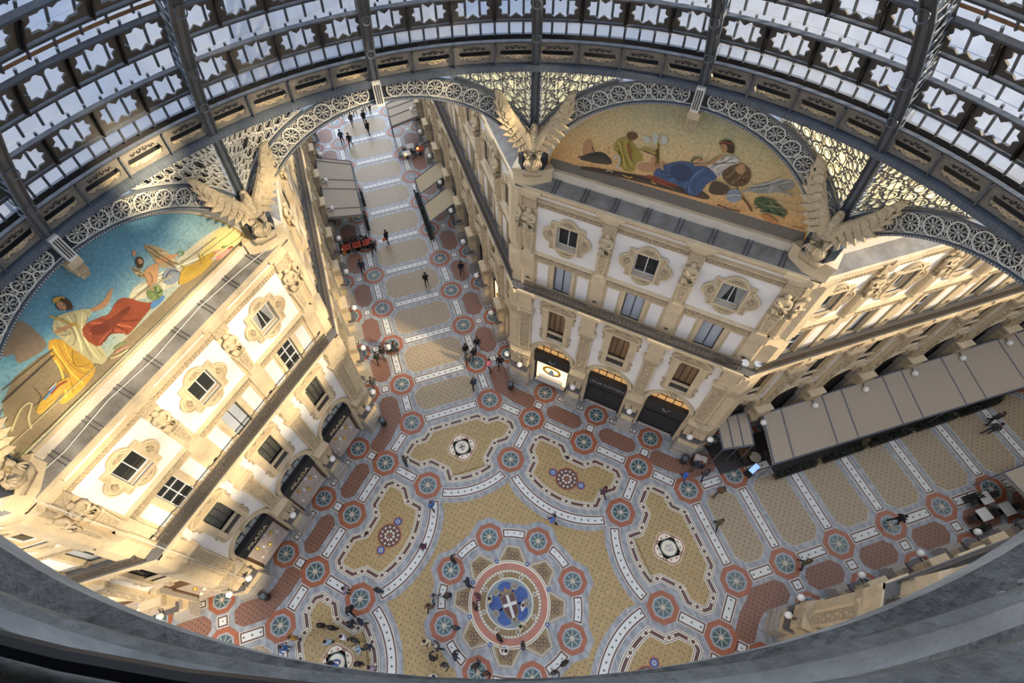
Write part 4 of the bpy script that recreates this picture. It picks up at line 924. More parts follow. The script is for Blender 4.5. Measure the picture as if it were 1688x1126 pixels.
def arch(side_az, words, infill=True):
    M = TR(17.1 * sin(rad(side_az)), 17.1 * cos(rad(side_az)), 0, rad(-side_az))
    e = empty('iron_arch', M @ Matrix.Translation((0, 0, 24))); tag(e, words, 'arch', 'iron arches with rosettes')
    W = MB(); n = 64
    T = [TA + (pi - 2 * TA) * i / n for i in range(n + 1)]
    for a, b in zip(T, T[1:]):
        for (r0, y0), (r1, y1), m in (((R0, .0), (R1, .0), NAVY), ((R1, -.1), (R1 + .1, -.1), IRON), ((R1 + .1, -.1), (R1 + .1, .5), IRON), ((R1, 0), (R1, -.1), IRON), ((R0 - .1, -.12), (R0, -.12), IRON), ((R0, -.12), (R0, 0), IRON), ((R0 - .1, .3), (R0 - .1, -.12), IRON2), ((R0 - .1, .3), (R1 + .1, .5), IRON2)):
            p, q, r, s = pol(a, r0), pol(a, r1), pol(b, r1), pol(b, r0)
            W.quad((p[0], y0, p[1]), (q[0], y1, q[1]), (r[0], y1, r[1]), (s[0], y0, s[1]), m)
    o = W.build('arch_rib', e); o.matrix_world = M
    W = MB()
    for i in range(150):
        t = TA + (pi - 2 * TA) * (i + .5) / 150; p = pol(t, R0 - .05)
        W.ball((p[0], -.14, p[1]), .03, WHITEC, 4)
    W.ribbon([pol(t, R0 + .03) for t in T], .03, .03, FRET); W.ribbon([pol(t, R1 - .03) for t in T], .03, .03, FRET)
    o = W.build('bead_trim', e); o.matrix_world = M
    for i in range(NR if infill else 0):
        t = TA + (pi - 2 * TA) * (i + .5 + (.0)) / NR
        t = TA + .02 + (pi / 2 - TA - .06) * (i + .5) / 10 if i < 10 else pi / 2 + .04 + (pi / 2 - TA - .06) * (i - 10 + .5) / 10
        p = pol(t, (R0 + R1) / 2)
        place(ROS, 'rosette', M @ Matrix.Translation((p[0], -.02, p[1])) @ Matrix.Rotation(-(t - pi / 2), 4, 'Y'), e)
        if i not in (9, 19):
            t2 = t + (pi / 2 - TA - .06) / 20; p = pol(t2, (R0 + R1) / 2)
            place(CUR, 'scroll_link', M @ Matrix.Translation((p[0], -.02, p[1])) @ Matrix.Rotation(-(t2 - pi / 2), 4, 'Y'), e)
    W = MB(); W.box(-.17, .17, -.3, .1, ZA0 + R0 - .12, ZA0 + R1 + .1, FRET)
    for s in (-.09, 0, .09): W.box(s - .025, s + .025, -.32, -.29, ZA0 + R0, ZA0 + R1, IRON2)
    o = W.build('keystone_block', e); o.matrix_world = M
    for s in (-1, 1):
        W = MB(); a, b = sorted((s * 6.45, s * 7.35)); W.box(a, b, -.1, .5, 23.35, 24.25, NAVY); W.box(a - .05, b + .05, -.16, .5, 24.2, 24.32, IRON)
        o = W.build('arch_foot', e); o.matrix_world = M
for az, w in ((0, 'white rosette fretwork arch spanning the mouth of the far arcade'), (45, 'white rosette fretwork arch around the orange mosaic'), (-45, 'white rosette fretwork arch around the blue-sky mosaic'), (90, 'white rosette fretwork arch over the right-hand arcade, at the frame edge')):
    arch(az, w)
for az in (135, 180, 225, 270): arch(az, 'plain iron arch on the side behind the viewpoint', False)

# ------------------------------------------------------------------ dome
def D(az, z, off=0):
    s = max(-1, min(1, (z - 28) / 12)); c = sqrt(1 - s * s); r = 17.2 * c
    nx, nz = c / 17.2, s / 12; l = math.hypot(nx, nz); nx /= l; nz /= l
    if z < 29.0: nx, nz = 1, 0
    r += nx * off; a = rad(az)
    return (r * sin(a), r * cos(a), z + nz * off)
BW = {-3: 'left of the frame', -2: 'above the left end of the blue mosaic'}
def azw(a):  # words for a bay centred at azimuth a
    a = (a + 180) % 360 - 180
    T = {-11.25: 'above the left half of the far arcade arch', 11.25: 'above the right half of the far arcade arch', 33.75: 'above the left half of the orange mosaic', 56.25: 'above the right half of the orange mosaic',
         78.75: 'upper right, over the right-hand arch', -33.75: 'above the right half of the blue mosaic', -56.25: 'upper left, over the blue mosaic', 101.25: 'at the far right edge', -78.75: 'at the far left edge'}
    return T.get(a, 'behind the viewpoint')
TIER = ['lowest', 'second lowest', 'third', 'fourth', 'topmost']
def glass_proto(z0, z1, n):
    W = MB(); g = .25
    for i in range(n):
        a0, a1 = 22.5 * i / n - 11.25, 22.5 * (i + 1) / n - 11.25; e = .03
        zm = (z0 + z1) / 2 + .12
        W.quad(D(a0 + e, z0, g), D(a1 - e, z0, g), D(a1 - e, zm, g), D(a0 + e, zm, g), GLASS)
        W.quad(D(a0 + e, zm - .06, g + .05), D(a1 - e, zm - .06, g + .05), D(a1 - e, z1, g + .03), D(a0 + e, z1, g + .03), GLASS)
    G = proto(W, 'glass_pane')
    W = MB()
    for i in range(n + 1):
        a = 22.5 * i / n - 11.25; W.tube([D(a, z0, g - .04), D(a, (z0 + z1) / 2 + .05, g - .03), D(a, z1, g - .02)], .045, IRON2, 4)
        W.ball(D(a, (z0 + z1) / 2 + .1, g - .07), .05, BLACK, 4)
    zz = (z0 + z1) / 2 + .1
    for i in range(12): W.tube([D(22.5 * i / 12 - 11.25, zz, g - .01), D(22.5 * (i + 1) / 12 - 11.25, zz, g - .01)], .015, SOFFIT, 4)
    return G, proto(W, 'glazing_bar')
def half_star():
    P = []
    for k in range(-2, 3):
        t = k * pi / 4; P.append((.27 + .60 * cos(t), .90 * sin(t)))
        if k < 2: t += pi / 8; P.append((.27 + .44 * cos(t), .66 * sin(t)))
    return P
SP = half_star(); SP = SP + [(0, .52)] + [(-x, y) for x, y in SP[::-1]] + [(0, -.52)]
def cell_face(W, az0, az1, z0, z1, hole, off, m, lip=.14):
    def mp(p, o): return D((az0 + az1) / 2 + p[0] * (az1 - az0) / 2, (z0 + z1) / 2 + p[1] * (z1 - z0) / 2, o)
    n = len(hole); O = []
    for x, y in hole: q = max(abs(x), abs(y)); O.append((x / q, y / q))
    for i in range(n):
        j = (i + 1) % n
        W.quad(mp(hole[i], off), mp(O[i], off), mp(O[j], off), mp(hole[j], off), m)
        W.quad(mp(hole[i], off), mp(hole[j], off), mp(hole[j], off + lip), mp(hole[i], off + lip), m)
        if abs(abs(O[i][0]) - 1) < 1e-6 and abs(abs(O[j][1]) - 1) < 1e-6 or abs(abs(O[i][1]) - 1) < 1e-6 and abs(abs(O[j][0]) - 1) < 1e-6:
            c = (math.copysign(1, O[i][0] if abs(abs(O[i][0]) - 1) < 1e-6 else O[j][0]), math.copysign(1, O[i][1] if abs(abs(O[i][1]) - 1) < 1e-6 else O[j][1]))
            W.add([mp(O[i], off), mp(c, off), mp(O[j], off)], [(0, 1, 2)], m)
def star_proto(z0, z1, n, npane):
    W = MB()
    for i in range(n):
        a0 = -11.25 + 22.5 * i / n; a1 = a0 + 22.5 / n
        cell_face(W, a0 + .12, a1 - .12, z0 + .02, z1 - .02, SP, 0, IRONP, .05)
        for a in (a0, a1):
            P = [D(a, z0, -.14), D(a, z1, -.14), D(a, z1, .1), D(a, z0, .1)]
            W.add([(x - .02, y, z) for x, y, z in P] + [(x + .02, y, z) for x, y, z in P], [(0, 1, 2, 3), (7, 6, 5, 4), (0, 4, 5, 1)], IRONP)
            W.tube([D(a + .15, z0, -.02), D(a + .15, z1, -.02)], .03, IRONP, 4); W.tube([D(a - .15, z0, -.02), D(a - .15, z1, -.02)], .03, IRONP, 4)
    s = proto(W, 'star_plate'); return (s,) + glass_proto(z0, z1, npane)
def scroll_proto(z0, z1, n):
    W = MB(); H = [(-.84, -.1), (-.72, .42), (-.6, .42), (-.54, .68), (-.25, .68), (0, .82), (.25, .68), (.54, .68), (.6, .42), (.72, .42), (.84, -.1), (.7, -.62), (.35, -.55), (0, -.78), (-.35, -.55), (-.7, -.62)][::-1]
    for i in range(n):
        a0 = -11.25 + 22.5 * i / n; a1 = a0 + 22.5 / n
        cell_face(W, a0 + .1, a1 - .1, z0 + .08, z1 - .05, H, 0, IRONQ, .18)
        for a in (a0,):
            P = [D(a, z0, -.12), D(a, z1, -.12), D(a, z1, .1), D(a, z0, .1)]
            W.add([(x - .025, y, z) for x, y, z in P] + [(x + .025, y, z) for x, y, z in P], [(0, 1, 2, 3), (7, 6, 5, 4), (0, 4, 5, 1)], IRON)
    A = proto(W, 'scroll_plate')
    W = MB()
    for i in range(n):
        a0 = -11.25 + 22.5 * i / n; a1 = a0 + 22.5 / n; am = (a0 + a1) / 2; zc = (z0 + z1) / 2
        f = lambda x, y, o: D(am + x * (a1 - a0) / 2, zc + y * (z1 - z0) / 2, .05 - o)
        for c in (-.42, -.14, .14, .42):
            W.ribbon([(c + .12 * (1 - t / 9) * cos(t), .44 + .24 * (1 - t / 9) * sin(t)) for t in [k * .6 for k in range(13)]], .05, .02, BLACK, f=f)
            W.ribbon([(c + .11 * cos(t), -.42 + .16 * sin(t)) for t in [k * .8 for k in range(8)]], .05, .02, STONE, f=f, closed=True)
        W.quad(D(a0, z0, .08), D(a1, z0, .08), D(a1, z0 + .38 * (z1 - z0), .08), D(a0, z0 + .38 * (z1 - z0), .08), CARVE)
        W.quad(D(a0, z0, .42), D(a1, z0, .42), D(a1, z1 + .05, .42), D(a0, z1 + .05, .42), BLACK)
        W.quad(D(a0, z0 + .56 * (z1 - z0), .08), D(a1, z0 + .56 * (z1 - z0), .08), D(a1, z1, .08), D(a0, z1, .08), IRONQ)
    return A, proto(W, 'scroll_ornament')
BANDS = [(30.62, 31.45, 'g', 12, 0), (31.52, 32.55, 's', 4, 12), (32.63, 33.50, 'g', 10, 0), (33.58, 34.68, 's', 4, 10), (34.76, 35.50, 'g', 8, 0), (35.58, 36.55, 's', 3, 8), (36.62, 37.25, 'g', 6, 0), (37.32, 38.1, 's', 3, 6), (38.15, 38.75, 'g', 5, 0), (38.8, 39.5, 's', 2, 5)]
SC = scroll_proto(29.5, 30.5, 4)
protos = [(z0, z1, k, glass_proto(z0, z1, n) if k == 'g' else star_proto(z0, z1, n, m)) for z0, z1, k, n, m in BANDS]
for b in range(16):
    az = -56.25 + 22.5 * b; Rz = Matrix.Rotation(rad(-az), 4, 'Z'); w = azw(az)
    e = empty('scroll_frieze', Rz @ Matrix.Translation((0, 17.1, 29.5))); tag(e, 'scrollwork frieze at dome foot, ' + w, 'frieze', 'dome foot frieze panels')
    for p in SC: place(p, p.name.split('.')[0], Rz, e)
    ng = ns = 0
    for z0, z1, k, pr in protos:
        t = D(0, z0)
        if k == 'g':
            e = empty('glass_roof_strip', Rz @ Matrix.Translation(t)); tag(e, 'glass roof strip, %s tier, %s' % (TIER[ng], w), 'roof glazing', 'dome glass strips'); ng += 1
        else:
            e = empty('star_panel', Rz @ Matrix.Translation(t)); tag(e, 'iron star panel, %s tier, %s' % (TIER[ns], w), 'roof panel', 'dome star panels'); ns += 1
        for p in pr: place(p, p.name.split('.')[0], Rz, e)
# ring girders
def ring(z, o0, o1, h, m, name, label):
    W = MB(); n = 128
    prof = [(o0, -h / 2), (o0, h / 2), (o1, h / 2), (o1, -h / 2)]
    for i in range(n):
        a, b = 360 * i / n, 360 * (i + 1) / n
        for j in range(4):
            (oa, ha), (ob, hb_) = prof[j], prof[(j + 1) % 4]
            def q(az, o, hh): x, y, zz = D(az, z, o); return (x, y, zz + hh)
            W.quad(q(a, oa, ha), q(b, oa, ha), q(b, ob, hb_), q(a, ob, hb_), m)
    return tag(W.build(name), label, 'girder', 'dome ring girders')
ring(29.42, -.2, .1, .22, IRON, 'ring_girder', 'blue-grey riveted ring girder at the foot of the dome')
for i, (z, wd) in enumerate(((30.55, 'just above the scroll frieze'), (31.5, 'above the lowest glass tier'), (32.58, 'below the second glass tier'), (33.54, 'above the second glass tier'), (34.72, 'below the rust-stained glass tier'), (35.54, 'above the rust-stained glass tier'), (36.6, 'above the third row of stars'), (37.3, 'above the fourth glass tier'), (38.15, 'above the fourth row of stars'), (38.8, 'near the top of the dome'))):
    ring(z, -.07, .06, .05, IRON2, 'ring_girder', 'dark curved ring girder of the dome, ' + wd)
W = MB(); n = 160
for i in range(n):
    a, b = 360 * i / n, 360 * (i + 1) / n; W.quad(D(a, 34.77, .22), D(b, 34.77, .22), D(b, 34.95, .2), D(a, 34.95, .2), RUST)
tag(W.build('roof_gutter'), 'rust-stained orange gutter along the third glass tier', 'gutter')
W = MB()
for i in range(720):
    for dz in (-.055, .055):
        a = .5 * i; x, y, z = D(a, 29.42, -.205); c_, s_ = cos(rad(a)), sin(rad(a)); w_ = .022
        W.add([(x - c_ * w_, y + s_ * w_, z + dz - w_), (x + c_ * w_, y - s_ * w_, z + dz - w_), (x + c_ * w_, y - s_ * w_, z + dz + w_), (x - c_ * w_, y + s_ * w_, z + dz + w_)], [(0, 1, 2, 3)], IRON2)
rg = [o for o in bpy.data.objects if o.name.startswith('ring_girder') and 'foot' in o.get('label', '')][0]
o = W.build('rivet_row', rg)
# ribs
RIBP = [(17.02, 29.45), (16.45, 30.6), (15.55, 31.9), (14.35, 33.4), (12.85, 35.0), (10.95, 36.6), (8.1, 38.5), (5.0, 39.7)]
def rib_proto(low):
    P = ([(18.45, 25.3), (18.1, 26.4), (17.6, 27.9)] if low else []) + RIBP
    W = MB(); h = .2; n = len(P)
    nrm = []
    for i in range(n):
        a, b = Vector(P[max(0, i - 1)]), Vector(P[min(n - 1, i + 1)]); t = (b - a).normalized(); nrm.append(Vector((t.y, -t.x)))
    for i in range(n - 1):
        for o in (0, .05):
            p, q = Vector(P[i]) + nrm[i] * o, Vector(P[i + 1]) + nrm[i + 1] * o
            W.quad((-h, p.x, p.y), (h, p.x, p.y), (h, q.x, q.y), (-h, q.x, q.y), IRON)
        for s in (-h, h): 
            p, q = Vector(P[i]), Vector(P[i + 1]); p2, q2 = p + nrm[i] * .05, q + nrm[i + 1] * .05
            W.quad((s, p.x, p.y), (s, q.x, q.y), (s, q2.x, q2.y), (s, p2.x, p2.y), IRON)
    A = proto(W, 'flange_plate')
    W = MB()
    for i in range(n - 1):
        p, q = Vector(P[i]), Vector(P[i + 1]); L = (q - p).length; k = max(1, int(L / .45))
        dp = .85 if P[i][1] > 29 else .35; dq = .85 if P[i + 1][1] > 29.5 else .35
        for s in (-.12, .12):
            for j in range(k):
                a = p.lerp(q, j / k); b = p.lerp(q, (j + 1) / k); na = nrm[i].lerp(nrm[i + 1], j / k); nb = nrm[i].lerp(nrm[i + 1], (j + 1) / k)
                da = dp + (dq - dp) * j / k; db = dp + (dq - dp) * (j + 1) / k
                a2, b2 = a + na * da, b + nb * db
                W.tube([(s, a.x, a.y), (s, b2.x, b2.y)], .022, IRON, 4, cap=False); W.tube([(s, a2.x, a2.y), (s, b.x, b.y)], .022, IRON, 4, cap=False); W.tube([(s, a2.x, a2.y), (s, b2.x, b2.y)], .05, IRON2, 4, cap=False)
                W.tube([(s, a.x, a.y), (s, b.x, b.y)], .05, IRON2, 4, cap=False)
    B = proto(W, 'lattice_web')
    W = MB()
    for i in range(n - 1):
        p, q = Vector(P[i]), Vector(P[i + 1]); L = (q - p).length; k = int(L / .16)
        for j in range(k):
            a = p.lerp(q, (j + .5) / k) - nrm[i] * .01
            for s in (-.14, .14): W.ball((s, a.x, a.y), .026, IRON2, 4)
    C_ = proto(W, 'rivet_row')
    rings = []
    for z in (31.2, 33.0, 35.6):
        W = MB()
        for i in range(n - 1):
            if P[i][1] <= z < P[i + 1][1]:
                t = (z - P[i][1]) / (P[i + 1][1] - P[i][1]); p = Vector(P[i]).lerp(Vector(P[i + 1]), t)
                W.tube([(.15 * cos(u), p.x - .05, p.y - .15 + .15 * sin(u)) for u in [k * pi / 6 for k in range(12)]], .022, IRON, 5, closed=True)
        rings.append(proto(W, 'hanging_ring'))
    return (A, B, C_, *rings)
RLOW, RUP = rib_proto(True), rib_proto(False)
RW = {0: 'meeting the crown of the far arcade arch', 22.5: 'running down to the central eagle', 45: 'meeting the crown of the orange mosaic arch', 67.5: 'running down to the right-hand eagle', 90: 'beyond the upper right corner', -22.5: 'running down to the left-hand eagle', -45: 'meeting the crown of the blue mosaic arch', -67.5: 'at the left frame edge'}
for i in range(16):
    az = -67.5 + 22.5 * i; low = (i % 2 == 0); Rz = Matrix.Rotation(rad(-az), 4, 'Z')
    e = empty('dome_rib', Rz @ Matrix.Translation((0, 17, 29.4))); tag(e, 'dark riveted lattice dome rib ' + RW.get(az, 'behind the viewpoint'), 'rib', 'dome ribs')
    for p in (RLOW if low else RUP): place(p, p.name.split('.')[0], Rz, e)

BACKING_SHADED = mat('shaded spandrel backing', (.16, .16, .15), .7, 0, 3, .3)  # same backing on the unlit west side, its shade put into the colour
# ------------------------------------------------------------------ fretwork spandrels beside each eagle
SPC = []
def spandrel(side_az, sg, words, FRET=FRET, AMBER=AMBER):
    Mw = Matrix.Rotation(rad(-side_az), 4, 'Z')
    def H(s): return 29.32, ZA0 + sqrt(8.14 ** 2 - s * s)
    def f(s, t, o):   # s lateral, t metres above the arch
        zt, zb = H(s); a = math.atan(s / 17.1); k = t / (zt - zb)
        p0 = Vector((s, 17.12, zb)); p1 = Vector((17.12 * sin(a), 17.12 * cos(a), zt)); q = p0.lerp(p1, k)
        return (sg * q.x, q.y - o, q.z)
    e = empty('fretwork_screen', Mw @ Matrix.Translation((sg * 6.3, 17.2, 26))); tag(e, words, 'screen', 'fretwork spandrel screens')
    s0, s1 = 3.3, 6.92; W = MB(); r_ = random.Random(3)
    N_ = 14; S_ = [s0 + (s1 - s0) * i / N_ for i in range(N_ + 1)]
    top = [(s, H(s)[0] - H(s)[1] - .05) for s in S_]; bot = [(s, .05) for s in S_]
    W.ribbon(top, .1, .05, FRET, f=f); W.ribbon(bot, .1, .05, FRET, f=f); W.ribbon([(s1 - .02, .05), (s1 - .02, H(s1)[0] - H(s1)[1] - .05)], .1, .05, FRET, f=f)
    cs = []
    cand = [(s0 + (s1 - s0) * i / 60, .06 + 3.9 * j / 50) for i in range(61) for j in range(51)]
    def room(s, t):
        hh = H(s)[0] - H(s)[1]; d = min(t - .08, (hh - t - .08) * .93, s1 - s - .06)
        for a, b, r in cs: d = min(d, math.hypot(a - s, b - t) - r - .01)
        return d
    first = (5.95, (H(5.95)[0] - H(5.95)[1]) * .6, .30)
    cs.append(first)
    if SPC: cs = SPC
    for _ in range(62 if not SPC else 0):
        best = max(cand, key=lambda p: min(room(*p), .24 if len(cs) < 9 else .17 if len(cs) < 30 else .11)); d = min(room(*best), .24 if len(cs) < 9 else .17 if len(cs) < 30 else .11)
        if d < .04: break
        cs.append((best[0], best[1], d))
    SPC[:] = cs
    for i, (a, b, r) in enumerate(cs):
        if i == 0:
            W.ribbon([(a + (r if k % 2 == 0 else r * .74) * cos(k * pi / 8), b + (r if k % 2 == 0 else r * .74) * sin(k * pi / 8)) for k in range(16)], .07, .05, FRET, f=f, closed=True)
            for k in range(8): W.ribbon([(a + r * cos(k * pi / 4), b + r * sin(k * pi / 4)), (a + (r + .16) * cos(k * pi / 4), b + (r + .16) * sin(k * pi / 4))], .05, .05, FRET, f=f)
        else:
            n = 10 if r > .12 else 7
            W.ribbon([(a + r * cos(2 * pi * k / n), b + r * sin(2 * pi * k / n)) for k in range(n)], .055 if r > .1 else .04, .05, FRET, f=f, closed=True)
            if r > .15: W.ribbon([(a + r * .55 * cos(t), b + r * .55 * sin(t)) for t in [k * .9 for k in range(6)]], .04, .05, FRET, f=f)
    o = W.build('fretwork', e); o.matrix_world = Mw
    W = MB()
    for a, b in zip(S_, S_[1:]):
        ha, hb_ = H(a)[0] - H(a)[1], H(b)[0] - H(b)[1]
        W.quad(f(a, 0, -.3), f(b, 0, -.3), f(b, hb_, -.3), f(a, ha, -.3), AMBER)
    for k in range(6): s = 3.9 + k * .55; W.tube([f(s, 0, -.22), f(s, H(s)[0] - H(s)[1], -.22)], .02, IRON2, 4)
    o = W.build('glass_backing', e); o.matrix_world = Mw
for az, sg, w in ((0, 1, 'left of the central eagle'), (45, -1, 'right of the central eagle'), (45, 1, 'above the right-hand eagle, on its left'), (90, -1, 'between the right-hand eagle and the frame edge'), (0, -1, 'right of the left-hand eagle'), (-45, 1, 'left of the left-hand eagle'), (-45, -1, 'far left beyond the blue mosaic'), (90, 1, 'beyond the right frame edge')):
    wst = 'left-hand' in w or 'far left' in w  # west screens get pale iron on shaded backing, the others backlit tones
    spandrel(az, sg, ('pale' if wst else 'grey') + ' iron fretwork screen with star and circles, ' + w, FRET if wst else FRET_BACKLIT, BACKING_SHADED if wst else AMBER)
for az in (90, 135, 180, 225):
    for sg in ((1,) if az == 90 else (-1, 1)):
        if az != 90: spandrel(az, sg, 'iron fretwork screen on the side behind the viewpoint', FRET_BACKLIT, AMBER)
for sg in (-1, 1): spandrel(270, sg, 'iron fretwork screen on the side behind the viewpoint', FRET_BACKLIT, AMBER)

# ------------------------------------------------------------------ eagles
def wing(sg):
    W = MB()
    tip = [(0.25, .55), (.55, 1.1), (.85, 1.7), (1.15, 2.35), (1.35, 2.9)]
    for row, (nf, ln, y) in enumerate(((9, .95, 0), (8, .6, -.07), (7, .35, -.13))):
        for k in range(nf):
            t = k / (nf - 1); x = .2 + 1.0 * t; z = .25 + 2.0 * t ** 1.0
            a = rad(-35 + 95 * t); L = ln * (.75 + .45 * t)
            dx, dz = cos(a) * L, sin(a) * L; wd = .17
            nx, nz = -dz / L * wd, dx / L * wd
            P = [(sg * (x - nx * .6), z - nz * .6), (sg * (x + dx * .6 - nx), z + dz * .6 - nz), (sg * (x + dx), z + dz), (sg * (x + dx * .7 + nx), z + dz * .7 + nz), (sg * (x + nx * .6), z + nz * .6)]
            if sg < 0: P = P[::-1]
            W.prism(P[::-1], y - .05, y + .04 + .01 * k, STATUE)
    W.tube([(sg * .15, 0, -.05), (sg * .35, -.05, .6), (sg * .75, -.02, 1.35), (sg * 1.15, .02, 2.25)], [.2, .2, .15, .07], STATUE, 7)
    W.v = [(x, y - abs(x) * .43 - .12, z) for x, y, z in W.v]
    return proto(W, 'wing', False)
WL, WR_ = wing(-1), wing(1)
STATUE_F = mat('feathered stone', (.60, .50, .34), .85, 0, 7, .45, .9, 16, voro=1)
EB = skin('body', [(0, .1, -.55), (0, 0, 0), (0, -.08, .5), (0, -.1, .85), (0, -.18, 1.15), (0, -.34, 1.2), (-.28, -.1, -.3), (-.3, -.25, -.75), (.28, -.1, -.3), (.3, -.25, -.75), (0, .25, -1.1)],
   [(0, 1), (1, 2), (2, 3), (3, 4), (4, 5), (1, 6), (6, 7), (1, 8), (8, 9), (0, 10)], [.28, .38, .35, .22, .19, .09, .2, .1, .2, .1, .2], STATUE_F, 1)
w_ = MB(); w_.tube([(0, -.42, 1.2), (0, -.56, 1.16), (0, -.6, 1.05)], [.09, .06, .02], STATUE, 6); EBK = proto(w_, 'beak', True)
CLAWS = []
for s in (-1, 1):
    w_ = MB()
    for k in (-1, 0, 1): w_.tube([(s * .3, -.25, -.75), (s * .3 + k * .12, -.45, -.82), (s * .3 + k * .14, -.52, -.95)], [.06, .05, .02], STATUE, 5)
    CLAWS.append(proto(w_, 'claw', True))
w_ = MB()
for k in range(5): w_.prism([(-.3 + .12 * k, -.9), (-.22 + .12 * k, -1.25), (-.14 + .12 * k, -.9)], .2, .28, STATUE)
ETL = proto(w_, 'tail', True)
w_ = MB(); w_.ball((0, 0, 0), .5, STATUE, 16, 1.0); w_.ribbon([(.52 * cos(t), .52 * sin(t)) for t in [k * pi / 12 for k in range(24)]], .06, .03, CARVE, f=lambda a, b, o: (a, -.02 - o, b), closed=True)
w_.ribbon([(.51 * cos(t), .51 * sin(t)) for t in [k * pi / 12 for k in range(24)]], .06, .03, CARVE, f=lambda a, b, o: (o * 2 - .02, a, b), closed=True)
w_.ribbon([(.52 * cos(t), .52 * sin(t)) for t in [k * pi / 12 for k in range(24)]], .06, .03, CARVE, f=lambda a, b, o: (a, b, .05 - o), closed=True)
w_.prism([(-.45, -.75), (.45, -.75), (.6, -.35), (.3, -.4), (-.3, -.4), (-.6, -.35)], -.25, .25, STATUE)
EG = proto(w_, 'globe_perch', True)
for az, w in ((-67.5, 'at the left frame edge'), (-22.5, 'left-hand, above the corner of the far arcade'), (22.5, 'central, between far arch and orange mosaic'), (67.5, 'right-hand, beside the orange mosaic')):
    Rz = Matrix.Rotation(rad(-az), 4, 'Z') @ Matrix.Translation((0, 18.05, 25.0)) 
    e = empty('stone_eagle', Rz); tag(e, 'carved stone eagle on a globe, ' + w, 'statue', 'stone eagles')
    o = mesh_obj('body', EB, e)
    for p in (WL, WR_, EBK, ETL, *CLAWS): place(p, p.name.split('.')[0], Rz, e)
    g = place(EG, 'globe_perch', Rz @ Matrix.Translation((0, .3, -1.3)), e)
    W = MB(); W.prism([(0, 18.5), (1.05, 18.65), (.75, 19.6), (-.75, 19.6), (-1.05, 18.65)], 22.05, 23.1, STONE, axis='z')
    W.prism([(0, 18.42), (1.12, 18.6), (.8, 19.65), (-.8, 19.65), (-1.12, 18.6)], 23.0, 23.12, STONE, axis='z')
    o = W.build('pedestal', e); o.matrix_world = Matrix.Rotation(rad(-az), 4, 'Z')

# ------------------------------------------------------------------ lantern ring right below the camera
def annulus(W, prof, m, a0=0, a1=360, n=160):
    for i in range(n):
        a, b = rad(a0 + (a1 - a0) * i / n), rad(a0 + (a1 - a0) * (i + 1) / n)
        for k, ((r0, z0), (r1, z1)) in enumerate(zip(prof, prof[1:])):
            W.quad((r0 * sin(a), r0 * cos(a), z0), (r0 * sin(b), r0 * cos(b), z0), (r1 * sin(b), r1 * cos(b), z1), (r1 * sin(a), r1 * cos(a), z1), m[k] if isinstance(m, list) else m)
e = empty('lantern_ring', Matrix.Translation((0, 0, 39.6))); tag(e, 'weathered grey riveted lantern ring girder across the bottom foreground', 'girder')
def lr(W, nm): o = W.build(nm, e); o.matrix_world = Matrix(); return o
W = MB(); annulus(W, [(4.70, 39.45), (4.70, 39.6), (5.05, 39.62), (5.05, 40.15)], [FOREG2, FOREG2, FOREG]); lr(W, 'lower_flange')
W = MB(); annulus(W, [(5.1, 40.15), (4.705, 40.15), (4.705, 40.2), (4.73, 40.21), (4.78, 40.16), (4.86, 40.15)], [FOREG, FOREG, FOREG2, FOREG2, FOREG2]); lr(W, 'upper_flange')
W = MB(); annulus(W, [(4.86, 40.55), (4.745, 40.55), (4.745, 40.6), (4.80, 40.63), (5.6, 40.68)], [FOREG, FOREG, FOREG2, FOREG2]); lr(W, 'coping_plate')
W = MB()
for k in range(22):
    a = rad(150 + k * 1.25)
    for r, z in ((4.722, 40.2), (4.80, 40.15), (4.80, 39.62)):
        W.ball((r * sin(a), r * cos(a), z), .014 if z > 40 else .02, FOREG2, 7)
lr(W, 'rivet_row')
W = MB(); W.tube([(4.735 * sin(rad(a)), 4.735 * cos(rad(a)), 40.64 + .004 * sin(a)) for a in range(198, 262, 3)], .02, BLACK, 8)
tag(W.build('power_cable'), 'black cable lying along the girder at the lower left', 'cable')
# unseen cupola roof of the lantern, added to keep skylight off the foreground
e = empty('lantern_roof', Matrix.Translation((0, 0, 41.1))); tag(e, 'unseen low lead roof of the lantern above the viewpoint', 'roof')
W = MB(); W.lathe([(5.6, 4.0), (5.4, 4.3), (3.5, 5.2), (.3, 6.0)], LEAD, 32); W.build('roof_cone', e)
W = MB(); annulus(W, [(5.5, -.5), (5.45, 4.1)], IRON2, 110, 290); W.build('lantern_shade_wall', e)  # opaque half wall behind the camera, added to darken the foreground girder
for k in range(16): W = MB(); a = rad(22.5 * k + 11.25); W.tube([(5.3 * sin(a), 5.3 * cos(a), 0), (5.3 * sin(a), 5.3 * cos(a), 4.05)], .09, IRON, 6); W.build('post', e)
